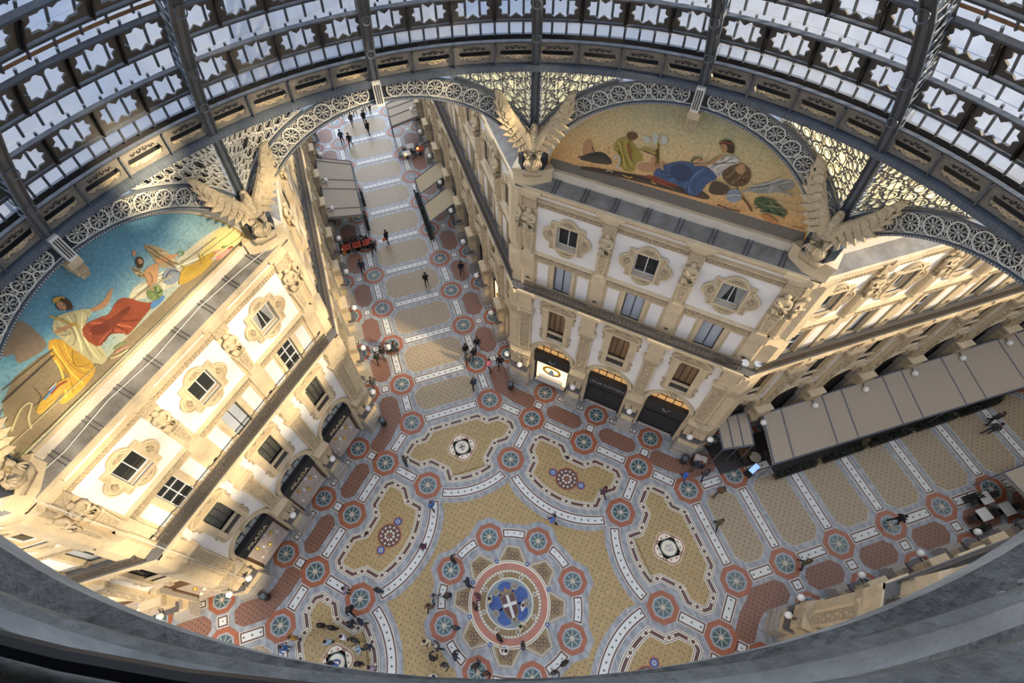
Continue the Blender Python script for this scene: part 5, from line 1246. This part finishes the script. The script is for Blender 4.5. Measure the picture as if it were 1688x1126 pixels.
# glazed barrel vaults over the arcades
for nm, az, L_, w in (('north', 0, 48, 'far arcade'), ('east', 90, 36, 'right-hand arcade'), ('south', 180, 16, 'arcade behind the viewpoint'), ('west', 270, 22, 'arcade beyond the lower left edge')):
    e = empty('arcade_vault', Matrix.Rotation(rad(-az), 4, 'Z') @ Matrix.Translation((0, 18.5, 22.9))); tag(e, 'glazed iron barrel vault over the ' + w, 'roof')
    W = MB(); T = [pi * i / 16 for i in range(17)]
    for a, b in zip(T, T[1:]): W.quad((7.5 * cos(a), 18.2, 22.9 + 7.2 * sin(a)), (7.5 * cos(b), 18.2, 22.9 + 7.2 * sin(b)), (7.5 * cos(b), 18.2 + L_, 22.9 + 7.2 * sin(b)), (7.5 * cos(a), 18.2 + L_, 22.9 + 7.2 * sin(a)), VGLASS)
    o = W.build('vault_glass', e); o.matrix_world = Matrix.Rotation(rad(-az), 4, 'Z')
    W = MB()
    for k in range(int(L_ / 2.3)):
        W.tube([(7.4 * cos(t), 18.4 + k * 2.3, 22.9 + 7.1 * sin(t)) for t in T], .09, IRON2, 4)
    for t in T[::2]: W.tube([(7.4 * cos(t), 18.2, 22.9 + 7.1 * sin(t)), (7.4 * cos(t), 18.2 + L_, 22.9 + 7.1 * sin(t))], .06, IRON2, 4)
    o = W.build('vault_frame', e); o.matrix_world = Matrix.Rotation(rad(-az), 4, 'Z')
# ------------------------------------------------------------------ people
SKINM = mat('skin', (.45, .26, .18), .6)
def human(pose):
    st = {'walk': (.32, -.3), 'stand': (.02, 0), 'photo': (.04, -.04), 'talk': (.03, .02)}.get(pose, (0, 0))
    V = [(0, 0, .98), (0, -.01, 1.2), (0, -.01, 1.42), (0, -.02, 1.54), (0, -.03, 1.64), (0, -.035, 1.74)]
    E = [(0, 1), (1, 2), (2, 3), (3, 4), (4, 5)]; R = [(.16, .12), (.155, .115), (.17, .12), .055, .095, .085]
    for s, dy in ((-1, st[0]), (1, st[1])):
        b = len(V)
        if pose == 'sit':
            V += [(s * .1, -.02, .9), (s * .13, -.45, .88), (s * .13, -.47, .45), (s * .13, -.62, .42)]
        else:
            V += [(s * .1, 0, .9), (s * .11, -dy * .5 - .03, .5), (s * .12, -dy * (1 if dy > 0 else 1.25), .09), (s * .13, -dy - .16, .05)]
        E += [(0, b), (b, b + 1), (b + 1, b + 2), (b + 2, b + 3)]; R += [.105, .07, .05, .045]
        b = len(V); sh = (s * .2, -.01, 1.42)
        if pose == 'photo' or (pose == 'talk' and s > 0): A = [sh, (s * .28, -.18, 1.22), (s * .1, -.42, 1.42), (s * .06, -.5, 1.47)]
        elif pose == 'walk': A = [sh, (s * .28, s * .12, 1.18), (s * .29, -.12 + s * .1, .97), (s * .28, -.17 + s * .1, .9)]
        elif pose == 'sit': A = [sh, (s * .27, -.12, 1.18), (s * .2, -.38, 1.06), (s * .17, -.45, 1.05)]
        else: A = [sh, (s * .27, .03, 1.16), (s * .26, -.08, .93), (s * .25, -.11, .85)]
        V += A; E += [(2, b), (b, b + 1), (b + 1, b + 2), (b + 2, b + 3)]; R += [.075, .06, .045, .04]
    if pose == 'sit': V = [(x, y, z - .45) for x, y, z in V]
    off = -.45 if pose == 'sit' else 0
    def post(c):
        z = c.z - off
        if z > 1.55: return 2
        if z < .92: return 1
        if pose in ('photo', 'talk') and c.y < -.42 and z > 1.3: return 2
        return 0
    # skin modifier roots at the pelvis (vertex 0)
    return skin('person', V, E, R, [BLACK, BLACK, SKINM], 1, post)
HUM = {p: human(p) for p in ('walk', 'stand', 'photo', 'talk', 'sit')}
def clothes(pose):
    off = -.45 if pose == 'sit' else 0
    W = MB(); W.lathe([(.17, .83 + off), (.2, .9 + off), (.185, 1.1 + off), (.205, 1.3 + off), (.2, 1.4 + off), (.12, 1.49 + off), (.07, 1.53 + off)], BLACK, 12)
    W.v = [(x * 1.12, y * .82 - .01, z) for x, y, z in W.v]
    return proto(W, 'coat', True)
CO = {p: clothes(p) for p in ('walk', 'sit')}; CO['stand'] = CO['photo'] = CO['talk'] = CO['walk']
hw = MB(); hw.ball((0, 0, 0), .125, BLACK, 10, 1.0); hw.v = [(x, y, z) for x, y, z in hw.v]
HAIR = proto(hw, 'hair', True)
fc = MB(); fc.prism([(-.015, -.03), (.015, -.03), (0, .03)], -.13, -.1, SKINM)
for s in (-1, 1): fc.ball((s * .04, -.1, .03), .013, BLACK, 4)
fc.box(-.03, .03, -.112, -.1, -.065, -.055, mat('lips', (.3, .1, .08)))
for s in (-1, 1): fc.ball((s * .115, 0, 0), .025, SKINM, 5)
FACE = proto(fc, 'face')
bg = MB(); bg.box(-.2, .2, -.08, .08, 0, .3, BLACK); bg.tube([(-.12, 0, .3), (-.08, 0, .48), (.08, 0, .48), (.12, 0, .3)], .012, BLACK, 4)
BAG = proto(bg, 'bag')
CL = {'black': (.012, .012, .014), 'dark navy': (.02, .03, .06), 'charcoal': (.05, .05, .055), 'bright blue': (.03, .13, .60), 'blue': (.05, .12, .32), 'white': (.72, .72, .74), 'cream': (.62, .55, .38), 'pale blue': (.32, .46, .62), 'pink': (.55, .16, .24), 'mustard': (.42, .24, .06), 'plum': (.09, .03, .06), 'brown': (.13, .07, .04), 'grey': (.22, .22, .23), 'lilac': (.32, .26, .38), 'olive': (.10, .09, .05)}
CLM = {k: mat(k + ' cloth', v, .9) for k, v in CL.items()}
HR = {'dark': mat('dark hair', (.02, .014, .01), .8), 'brown': mat('brown hair', (.08, .04, .02), .8), 'fair': mat('fair hair', (.45, .34, .2), .8), 'grey': mat('grey hair', (.35, .34, .33), .8)}
PPL = [(-3.2,56.6),(-2.3,55.6),(-1.4,59.7),(0.2,59.6),(0.3,57.2),(-0.7,61.8),(0.6,61.9),(1.3,61.6),(-2.3,62.1),(-2.9,36.9),(-4.5,34.7),(1.4,30.9),(-1.2,38.0),(5.2,31.2),(-5.1,23.2),(-4.5,23.6),(-3.9,23.9),(-3.3,23.8),(-6.0,20.8),(2.8,20.4),(3.5,20.8),(4.1,21.8),(2.9,21.5),(4.5,19.2),(5.5,19.2),(2.6,17.8),
 (-4.8,12.6),(-3.6,8.4),(-5.0,5.5),(-11.1,4.3),(-8.8,3.5),(-11.0,2.9),(-13.1,2.5),(-12.4,2.1),(-11.1,2.0),(-10.4,1.9),(-11.7,1.3),(-11.0,.9),(-12.8,1.3),(-10.9,.35),(-10.2,.2),(-11.0,-.6),(-10.2,-1.1),(-12.9,-.1),(-15.8,1.9),(-15.1,2.3),
 (-3.1,3.9),(-2.5,2.1),(-2.0,1.0),(-1.3,.5),(-2.4,.4),(-4.1,1.7),(-5.0,1.9),(-5.5,1.4),(-4.1,-.5),(.8,-.6),(.2,-1.8),(-1.4,-2.0),(-1.2,-2.9),(-.0,-2.9),(-5.6,-1.2),(-6.3,-.7),(-4.6,-2.1),(-6.1,-1.8),(-5.4,-2.4),(-6.2,-2.9),(-3.4,-3.1),(-2.9,-3.7),(2.3,-4.7),(1.5,-5.0),
 (5.1,4.5),(9.6,5.3),(16.2,4.5),(17.5,4.9),(17.7,4.1),(18.1,2.5),(16.8,.4),(21.2,-4.0),(29.6,-3.4),(42.4,1.1),(41.6,.4),(31.0,2.6)]
DEF = {12: ('black', 'walk', 'o'), 16: ('white', 'sit', ''), 17: ('charcoal', 'sit', ''), 23: ('pink', 'walk', ''), 27: ('blue', 'walk', ''), 28: ('plum', 'stand', ''), 29: ('lilac', 'stand', ''), 36: ('white', 'stand', ''), 38: ('pale blue', 'stand', ''), 39: ('pale blue', 'talk', ''), 42: ('lilac', 'stand', ''), 44: ('blue', 'photo', ''), 45: ('mustard', 'talk', ''),
 48: ('plum', 'talk', ''), 49: ('cream', 'stand', ''), 52: ('grey', 'walk', ''), 53: ('brown', 'walk', ''), 54: ('dark navy', 'stand', ''), 55: ('white', 'stand', ''), 56: ('cream', 'talk', ''), 58: ('white', 'photo', ''), 59: ('charcoal', 'stand', ''), 61: ('cream', 'talk', ''), 63: ('black', 'photo', ''), 65: ('white', 'stand', ''), 62: ('dark navy', 'talk', ''), 70: ('grey', 'walk', 'b'), 71: ('plum', 'walk', ''), 72: ('bright blue', 'walk', ''), 75: ('brown', 'walk', ''), 76: ('olive', 'walk', ''), 77: ('olive', 'walk', ''), 81: ('olive', 'photo', '')}
random.seed(11)
def region(i):
    return ('far end of the far arcade' if i < 9 else 'middle of the far arcade' if i < 14 else 'mouth of the far arcade' if i < 26 else 'mosaic floor left of centre' if i < 31 else 'crest panel at lower left' if i < 46 else
            'central coat of arms' if i < 60 else 'floor left of the central ring' if i < 66 else 'lower edge of the central ring' if i < 70 else 'floor right of centre' if i < 76 else 'right-hand arcade')
def place_person(i, x, y, cloth, pose, extra, label, seat=0, ang=None):
    ang = ang if ang is not None else random.uniform(-pi, pi)
    M = TR(x, y, seat + .02, ang) @ Matrix.Scale(random.uniform(.98, 1.08), 4)
    e = empty('person', M)
    tag(e, label, 'person', 'people in the arcade')
    def mo(me, nm, ms):
        o = mesh_obj(nm, me, e)
        for k, m in enumerate(ms): o.material_slots[k].link = 'OBJECT'; o.material_slots[k].material = m
        return o
    tr = CLM[random.choice(['black', 'dark navy', 'charcoal', 'black'])]
    mo(HUM[pose], 'body', [CLM[cloth], tr, SKINM]); mo(CO[pose].data, 'coat', [CLM[cloth]])
    dz = -.45 if pose == 'sit' else 0
    h = mo(HAIR.data, 'hair', [HR['fair' if i in (39,) else 'grey' if i in (60,) else random.choice(['dark', 'dark', 'brown'])]]); h.location = (0, .0, 1.765 + dz)
    f = mesh_obj('face', FACE.data, e); f.location = (0, -.035, 1.70 + dz)
    if extra:
        b = mo(BAG.data, 'bag', [ORANGE if extra == 'o' else CLM['bright blue']]); b.location = (.3, -.1, .45 if extra == 'o' else 1.3)
    return e
xs = {}
for i, (x, y) in enumerate(PPL): xs.setdefault(region(i), []).append((proj((x, y, 1))[0], i))
for r_n, L in xs.items():
    L.sort()
    for k, (_, i) in enumerate(L):
        x, y = PPL[i]; d = DEF.get(i)
        if not d: d = (random.choice(['black', 'black', 'black', 'charcoal', 'dark navy']), 'walk' if r_n.endswith('arcade') or 'right' in r_n else random.choice(['stand', 'stand', 'talk', 'walk']), '')
        cl, pose, ex = d
        o_ = 'leftmost' if k == 0 else 'rightmost' if k == len(L) - 1 and len(L) > 1 else ORD[k] + ' from left' if k < 12 else 'person %s from right' % ORD[len(L) - 1 - k]
        verb = {'walk': 'walking', 'stand': 'standing', 'photo': 'with raised hands', 'talk': 'gesturing', 'sit': 'sitting'}[pose]
        bag = {'o': ' with orange bag', 'b': ' carrying a blue bag', '': ''}[ex]
        if i in (16, 17):
            c = empty('bench_chair', TR(x, y, .02, 2.8)); tag(c, 'dark wooden chair at the mouth of the far arcade, %s of the pair' % ('left' if i == 16 else 'right'), 'chair')
            W = MB(); W.box(-.22, .22, -.22, .22, .42, .46, WOOD); s_ = proto(W, 'seat'); place(s_, 'seat', c.matrix_world, c)
            W = MB(); W.box(-.22, .22, .2, .24, .46, .9, WOOD); s_ = proto(W, 'backrest'); place(s_, 'backrest', c.matrix_world, c)
            for a in (-.2, .2):
                for b in (-.2, .2): W = MB(); W.box(a - .02, a + .02, b - .02, b + .02, 0, .42, WOOD); s_ = proto(W, 'leg'); place(s_, 'leg', c.matrix_world, c)
        place_person(i, x, y, cl, pose, ex, 'person in %s %s%s, %s, %s' % (cl, verb, bag, o_, r_n), .45 if pose == 'sit' else 0, 2.8 if pose == 'sit' else (random.choice([0, pi]) + random.uniform(-.4, .4) if i < 26 else None))

# ------------------------------------------------------------------ awnings, cafes
def awning(pts_back, pts_front, zb, zf, m, label, seams, val=.35, front_h=None, posts=True, name='cafe_awning'):
    """pts_back/front: (p0,p1) floor points of the wall edge and the outer edge"""
    b0, b1, f0, f1 = [Vector(p) for p in (*pts_back, *pts_front)]
    c = (b0 + b1 + f0 + f1) / 4
    e = empty(name, Matrix.Translation((c.x, c.y, 0))); tag(e, label, 'awning')
    def fin(W, nm): o = W.build(nm, e); o.matrix_world = Matrix(); return o
    B0, B1, F0, F1 = (b0.x, b0.y, zb), (b1.x, b1.y, zb), (f0.x, f0.y, zf), (f1.x, f1.y, zf)
    W = MB(); W.quad(B0, B1, F1, F0, m); W.quad(*[(x, y, z - .03) for x, y, z in (F0, F1, B1, B0)], m); fin(W, 'canopy')
    W = MB()
    V = lambda a, b, t: tuple(Vector(a).lerp(Vector(b), t))
    for t in seams: W.tube([V(B0, B1, t)[:2] + (V(B0, B1, t)[2] + .03,), V(F0, F1, t)[:2] + (V(F0, F1, t)[2] + .03,)], .05, SEAM, 4)
    for a, b in ((F0, F1), (B0, B1), (B0, F0), (B1, F1)): W.tube([a, b], .07, SEAM, 4)
    W.quad(F0, F1, (F1[0], F1[1], zf - .3), (F0[0], F0[1], zf - .3), SEAM)
    if posts:
        for p in (F0, F1, V(F0, F1, .5)): W.tube([p, (p[0], p[1], 0)], .04, SEAM, 5)
    fin(W, 'awning_frame')
    W = MB()
    for a, b in ((B0, F0), (B1, F1), (F0, F1)):
        n = max(4, int((Vector(a) - Vector(b)).length / .3))
        for k in range(n):
            p, q = V(a, b, k / n), V(a, b, (k + 1) / n); mm = V(p, q, .5)
            W.add([p, q, (q[0], q[1], q[2] - val * .7), (mm[0], mm[1], mm[2] - val), (p[0], p[1], p[2] - val * .7)], [(0, 1, 2, 3, 4)], m)
    fin(W, 'scalloped_valance'); return e
awning(((22.9, 6.45), (52, 6.45)), ((21.9, 2.75), (52, 2.1)), 3.9, 3.2, TAN, 'long tan cafe awning with blue-grey seams in the right-hand arcade', [.0, .055, .18, .24, .37, .43, .56, .62, .75, .81, .92])
awning(((19.5, 7.2), (22.1, 7.1)), ((19.0, 5.0), (21.4, 4.6)), 3.6, 3.1, TAN, 'small square tan awning beside the doorway at the right corner', [.0, .33, .66, 1], .15)
awning(((-6.5, 39.9), (-6.5, 50.0)), ((-3.0, 39.7), (-2.75, 48.6)), 3.6, 3.1, TAN, 'large tan awning on the left side of the far arcade', [.0, .13, .46, .62, .94], .3)
awning(((6.4, 53.4), (6.4, 57.8)), ((3.0, 53.2), (3.2, 57.9)), 3.6, 3.1, TAN, 'tan awning at the far end, right side of the far arcade', [.0, .4, .75, 1], .3)
for pb, pf, w in ((((6.9, 42.4), (7.0, 45.0)), ((3.5, 40.9), (3.5, 43.4)), 'farther'), (((6.9, 38.0), (6.95, 40.7)), ((3.5, 36.5), (3.5, 39.1)), 'nearer')):
    awning(pb, pf, 3.4, 2.9, TANY, 'plain yellowish tan sunshade on the right of the far arcade, the %s one' % w, [], .02)
awning(((48, -6.5), (37.2, -6.5)), ((48, -2.8), (37.4, -2.9)), 3.5, 3.0, TAN, 'tan awning at the right frame edge above the white tables', [0, .4, .8], .3)
def hedge(x0, x1, y0, y1, label):
    e = empty('planter_hedge', Matrix.Translation(((x0 + x1) / 2, (y0 + y1) / 2, 0))); tag(e, label, 'hedge', 'planter hedges round the cafes')
    W = MB(); W.box(x0, x1, y0, y1, 0, .45, WOOD); o = W.build('planter_box', e); o.matrix_world = Matrix()
    W = MB(); n = int(max(30, 40 * (x1 - x0) * (y1 - y0) + 20 * max(x1 - x0, y1 - y0)))
    for k in range(n):
        p = Vector((random.uniform(x0, x1), random.uniform(y0, y1), random.uniform(.45, 1.15))); a = random.uniform(0, 6.3); b = random.uniform(-.8, .8); s = random.uniform(.1, .2)
        d = Vector((cos(a), sin(a), b)) * s; q = Vector((-sin(a), cos(a), .3)) * s * .5
        W.add([tuple(p - d), tuple(p + q), tuple(p + d), tuple(p - q)], [(0, 1, 2, 3)], GREEN)
    o = W.build('foliage', e); o.matrix_world = Matrix()
for k in range(5): x = 23.2 + k * 4.4; hedge(x, x + 3.6, 2.15, 2.6, 'dark low hedge, %s from the corner, under the front edge of the long tan awning' % ORD[k])
hedge(3.2, 3.7, 36.8, 44.2, 'long low hedge beside the two plain sunshades in the far arcade')
hedge(-6.3, -3.2, 38.6, 39.0, 'hedge at the near end of the left awning in the far arcade')
hedge(-3.0, -2.7, 40.5, 42.5, 'potted hedge on the front edge of the left awning, near end'); hedge(-2.75, -2.45, 44.5, 46.5, 'potted hedge on the front edge of the left awning, middle')
hedge(34.6, 35.6, -6.0, -5.6, 'bushy potted plants with orange flowers beside the white tables'); hedge(35.8, 36.8, -3.9, -3.4, 'potted shrub in front of the white tables near the right edge')
def table(x, y, m, label, r=.45, squ=True, a=0):
    e = empty('cafe_table', TR(x, y, .02, a)); tag(e, label, 'table', 'cafe tables')
    W = MB()
    if squ: W.box(-r, r, -r, r, .70, .75, m)
    else: W.lathe([(r, .70), (r, .75)], m, 18)
    o = W.build('table_top', e)
    W = MB(); W.tube([(0, 0, .02), (0, 0, .7)], .05, BLACK, 6); W.lathe([(.25, 0), (.25, .03)], BLACK, 12); W.build('pedestal_leg', e)
def chair(x, y, a, label, m=WOOD):
    e = empty('cafe_chair', TR(x, y, .02, a)); tag(e, label, 'chair', 'cafe chairs')
    W = MB(); W.box(-.22, .22, -.22, .22, .43, .48, m); W.build('seat', e)
    W = MB(); W.box(-.22, .22, .18, .23, .5, .92, m); W.build('backrest', e)
    for sx in (-1, 1):
        for sy in (-1, 1): W = MB(); W.box(sx * .2 - .02, sx * .2 + .02, sy * .2 - .02, sy * .2 + .02, 0, .43, BLACK); W.build('leg', e)
TT = [(36.9, -4.0, WHITEC, 'white-clothed square cafe table nearest the arcade centre by the right edge'), (37.8, -5.2, WHITEC, 'white-clothed square table behind the potted shrub at the right edge'), (35.9, -5.0, WHITEC, 'long white-clothed table beside the orange flowers'),
 (22.3, 4.2, TAN, 'round table with food at the near corner of the long awning'), (21.7, 4.9, BROWN, 'dark table between the two awnings at the right corner'),
 (-5.6, 38.1, REDC, 'red-clothed table at the near end of the left awning, by the wall'), (-4.5, 38.1, REDC, 'red-clothed table at the near end of the left awning, middle'), (-3.4, 38.1, REDC, 'red-clothed table at the near end of the left awning, outer'),
 (3.9, 51.0, WHITEC, 'white-clothed table in front of the far right awning, outermost'), (4.6, 52.2, WHITEC, 'white-clothed table in front of the far right awning, second row'), (5.6, 51.3, REDC, 'red table in front of the far right awning near the wall')]
CHN = ['front white table by the right edge', 'white table behind the potted shrub', 'white table beside orange flowers', 'round table under the long awning corner', 'dark table between the two corner awnings', 'red table nearest the wall, left awning', 'middle red table, left awning', 'outer red table, left awning', 'outermost table before the far right awning', 'second-row table before the far right awning', 'wall-side red table, far right awning']
for i, (x, y, m, l) in enumerate(TT):
    table(x, y, m, l, .45, m is not TAN)
    for k, s in enumerate((-1, 1)): chair(x + s * .75, y, s * -pi / 2, 'dark cafe chair, %s side of the %s' % (('left', 'right')[k], CHN[i]))
W = MB(); W.box(19.3, 23.4, 3.9, 6.4, .01, .09, WOOD); o = W.build('cafe_floor_deck'); tag(o, 'dark wooden cafe deck between the two awnings', 'deck')
W = MB(); W.box(23.4, 52, 2.7, 6.2, .01, .09, WOOD); o = W.build('cafe_floor_deck'); tag(o, 'dark deck under the long tan awning', 'deck')
e = empty('menu_screen', TR(21.5, 3.3, 0, rad(20))); tag(e, 'glowing pale blue menu screen on a black stand by the long awning', 'sign')
W = MB(); W.box(-.5, .5, -.25, .25, 1.05, 1.12, BLACK); W.box(-.06, .06, -.06, .06, 0, 1.05, BLACK); W.box(-.4, .4, -.3, .3, 0, .05, BLACK); W.build('stand', e)
W = MB(); W.box(-.46, .46, -.21, .21, 1.12, 1.14, emis('blue screen', (.25, .42, .95), 1.1)); W.build('screen', e)
e = empty('display_cabinet', TR(17.9, 5.3, 0, rad(-40))); tag(e, 'small lit glass display cabinet beside the corner awning', 'cabinet')
W = MB(); W.box(-.5, .5, -.3, .3, 0, .9, BLACK); W.build('cabinet_body', e)
W = MB(); W.box(-.45, .45, -.25, .25, .9, 1.3, LITW if False else DISP); W.build('display_top', e)
for i, (x, y) in enumerate(((5.7, 16.75), (16.9, 5.8), (-5.9, 16.85), (-17.0, 5.75))):
    e = empty('litter_bin', TR(x, y, .01)); tag(e, 'dark round litter bin at the foot of the pier, ' + ('right corner of the far arcade', 'near the right-hand awnings', 'left corner of the far arcade', 'lower left corner of the floor')[i], 'bin', 'litter bins')
    W = MB(); W.lathe([(.22, 0), (.26, .1), (.27, .8), (.3, .85), (.3, .9), (.2, .92)], BLACK, 14); W.build('bin_body', e); W = MB(); W.lathe([(.19, .92), (.19, .94)], IRON, 12); W.build('bin_lid', e)
for i, (x, y) in enumerate(((17.2, 6.75), (17.9, 6.45))):
    e = empty('spotlight', TR(x, y, 13.9, -.6)); tag(e, 'pale floodlight head on the balcony corner, %s of two' % ('left' if i == 0 else 'right'), 'spotlight')
    W = MB(); W.lathe([(.12, 0), (.22, .25), (.24, .3)], BLIND, 10); W.build('lamp_head', e); W = MB(); W.tube([(0, 0, .02), (0, 0, -.55)], .03, BLACK, 5); W.build('stem', e)
for i, (x, y) in enumerate(((-6.1, 24.5), (5.9, 52.4))):
    pass
for i, (x, y) in enumerate(((3.7, 50.3), (5.3, 50.9), (-6.0, 38.3))):
    e = empty('table_lamp', TR(x, y, .77 if i < 2 else .02)); tag(e, 'small glowing cafe lamp ' + ('in front of the far right awning, left one', 'in front of the far right awning, right one', 'by the red tables at the left awning')[i], 'lamp')
    W = MB(); W.ball((0, 0, .35), .14, emis('amber lamp %d' % i, (1, .5, .12), 3), 8); W.build('lamp_shade', e); W = MB(); W.tube([(0, 0, 0), (0, 0, .25)], .02, BLACK, 4); W.build('stem', e)
# cables on the ledges
W = MB(); M = SIDES['northwest'][0]; W.M = M
W.tube([(-7.3, .05, 22.28), (-5.5, -.1, 22.24), (-3.0, .1, 22.3), (-.5, -.05, 22.24), (2.5, .1, 22.3), (5.2, -.1, 22.25), (6.9, -.3, 22.2)], .022, WHITEC, 5)
W.tube([(-7.3, .05, 22.28), (-7.45, -.64, 22.0), (-7.4, -.95, 20.5), (-7.42, -.9, 17.5), (-7.4, -.95, 14.4), (-7.4, -.9, 3.5)], .022, WHITEC, 5)
tag(W.build('white_cable'), 'thin white cable trailing along the ledge below the blue mosaic', 'cable')
W = MB(); W.tube([(-5.2, 16.1, 32.9), (-5.1, 16.4, 30), (-5.6, 16.6, 28.4)], .012, BLACK, 4); tag(W.build('thin_rope'), 'thin dark rope hanging beside the left dome rib', 'rope')
W = MB(); W.tube([(10.9, 8.7, 38), (13.6, 9.4, 34), (16.0, 9.8, 29.5)], .012, WHITEC, 4); tag(W.build('thin_rope'), 'thin pale rope hanging in front of the dome at upper right', 'rope')

W = MB(); W.box(40.8, 60, -7.2, -6.95, 0, 22.4, STONE); tag(W.build('wall_east_arcade_near_end'), kind='structure')
W = MB(); W.box(54, 66, -7, 7, 0, 26, STONE); tag(W.build('wall_east_arcade_end'), kind='structure')
for o in bpy.data.objects:
    l = o.get('label')
    if l and not 4 <= len(l.split()) <= 16: print('LABEL', len(l.split()), l)
# ------------------------------------------------------------------ light
w = bpy.data.worlds.new('sky'); scene.world = w; w.use_nodes = True
nt = w.node_tree; N = nt.nodes; L = nt.links; bgd = N['Background']
tc = N.new('ShaderNodeTexCoord'); n = N.new('ShaderNodeTexNoise'); n.inputs['Scale'].default_value = 3.2; n.inputs['Detail'].default_value = 5
L.new(tc.outputs['Generated'], n.inputs[0])
c = N.new('ShaderNodeValToRGB'); L.new(n.outputs['Fac'], c.inputs[0]); el = c.color_ramp.elements
el[0].position, el[0].color = .40, (.40, .54, .80, 1); el[1].position, el[1].color = .60, (.88, .89, .92, 1)
sz = N.new('ShaderNodeSeparateXYZ'); L.new(tc.outputs['Generated'], sz.inputs[0])
mr = N.new('ShaderNodeMapRange'); mr.inputs[1].default_value = -.06; mr.inputs[2].default_value = .35; mr.inputs[3].default_value = LOW; mr.inputs[4].default_value = SKY
L.new(sz.outputs[2], mr.inputs[0]); L.new(mr.outputs[0], bgd.inputs[1])
L.new(c.outputs[0], bgd.inputs[0])
sun = bpy.data.lights.new('sun', 'SUN'); so = bpy.data.objects.new('sun', sun); col.objects.link(so)
el_, az_ = rad(SUN_EL), rad(SUN_AZ)
d = Vector((cos(el_) * sin(az_), cos(el_) * cos(az_), sin(el_)))
so.rotation_euler = d.to_track_quat('Z', 'Y').to_euler(); so.location = d * 80
sun.energy = SUN_E; sun.angle = rad(3.5); sun.color = (1, .78, .48)
vs = scene.view_settings; vs.view_transform = 'Standard'; vs.look = 'None'; vs.gamma = 1; vs.use_curve_mapping = False; vs.exposure = EXPO
scene.cycles.transparent_max_bounces = 10; scene.cycles.max_bounces = 6; scene.cycles.diffuse_bounces = 3
scene.cycles.use_denoising = True
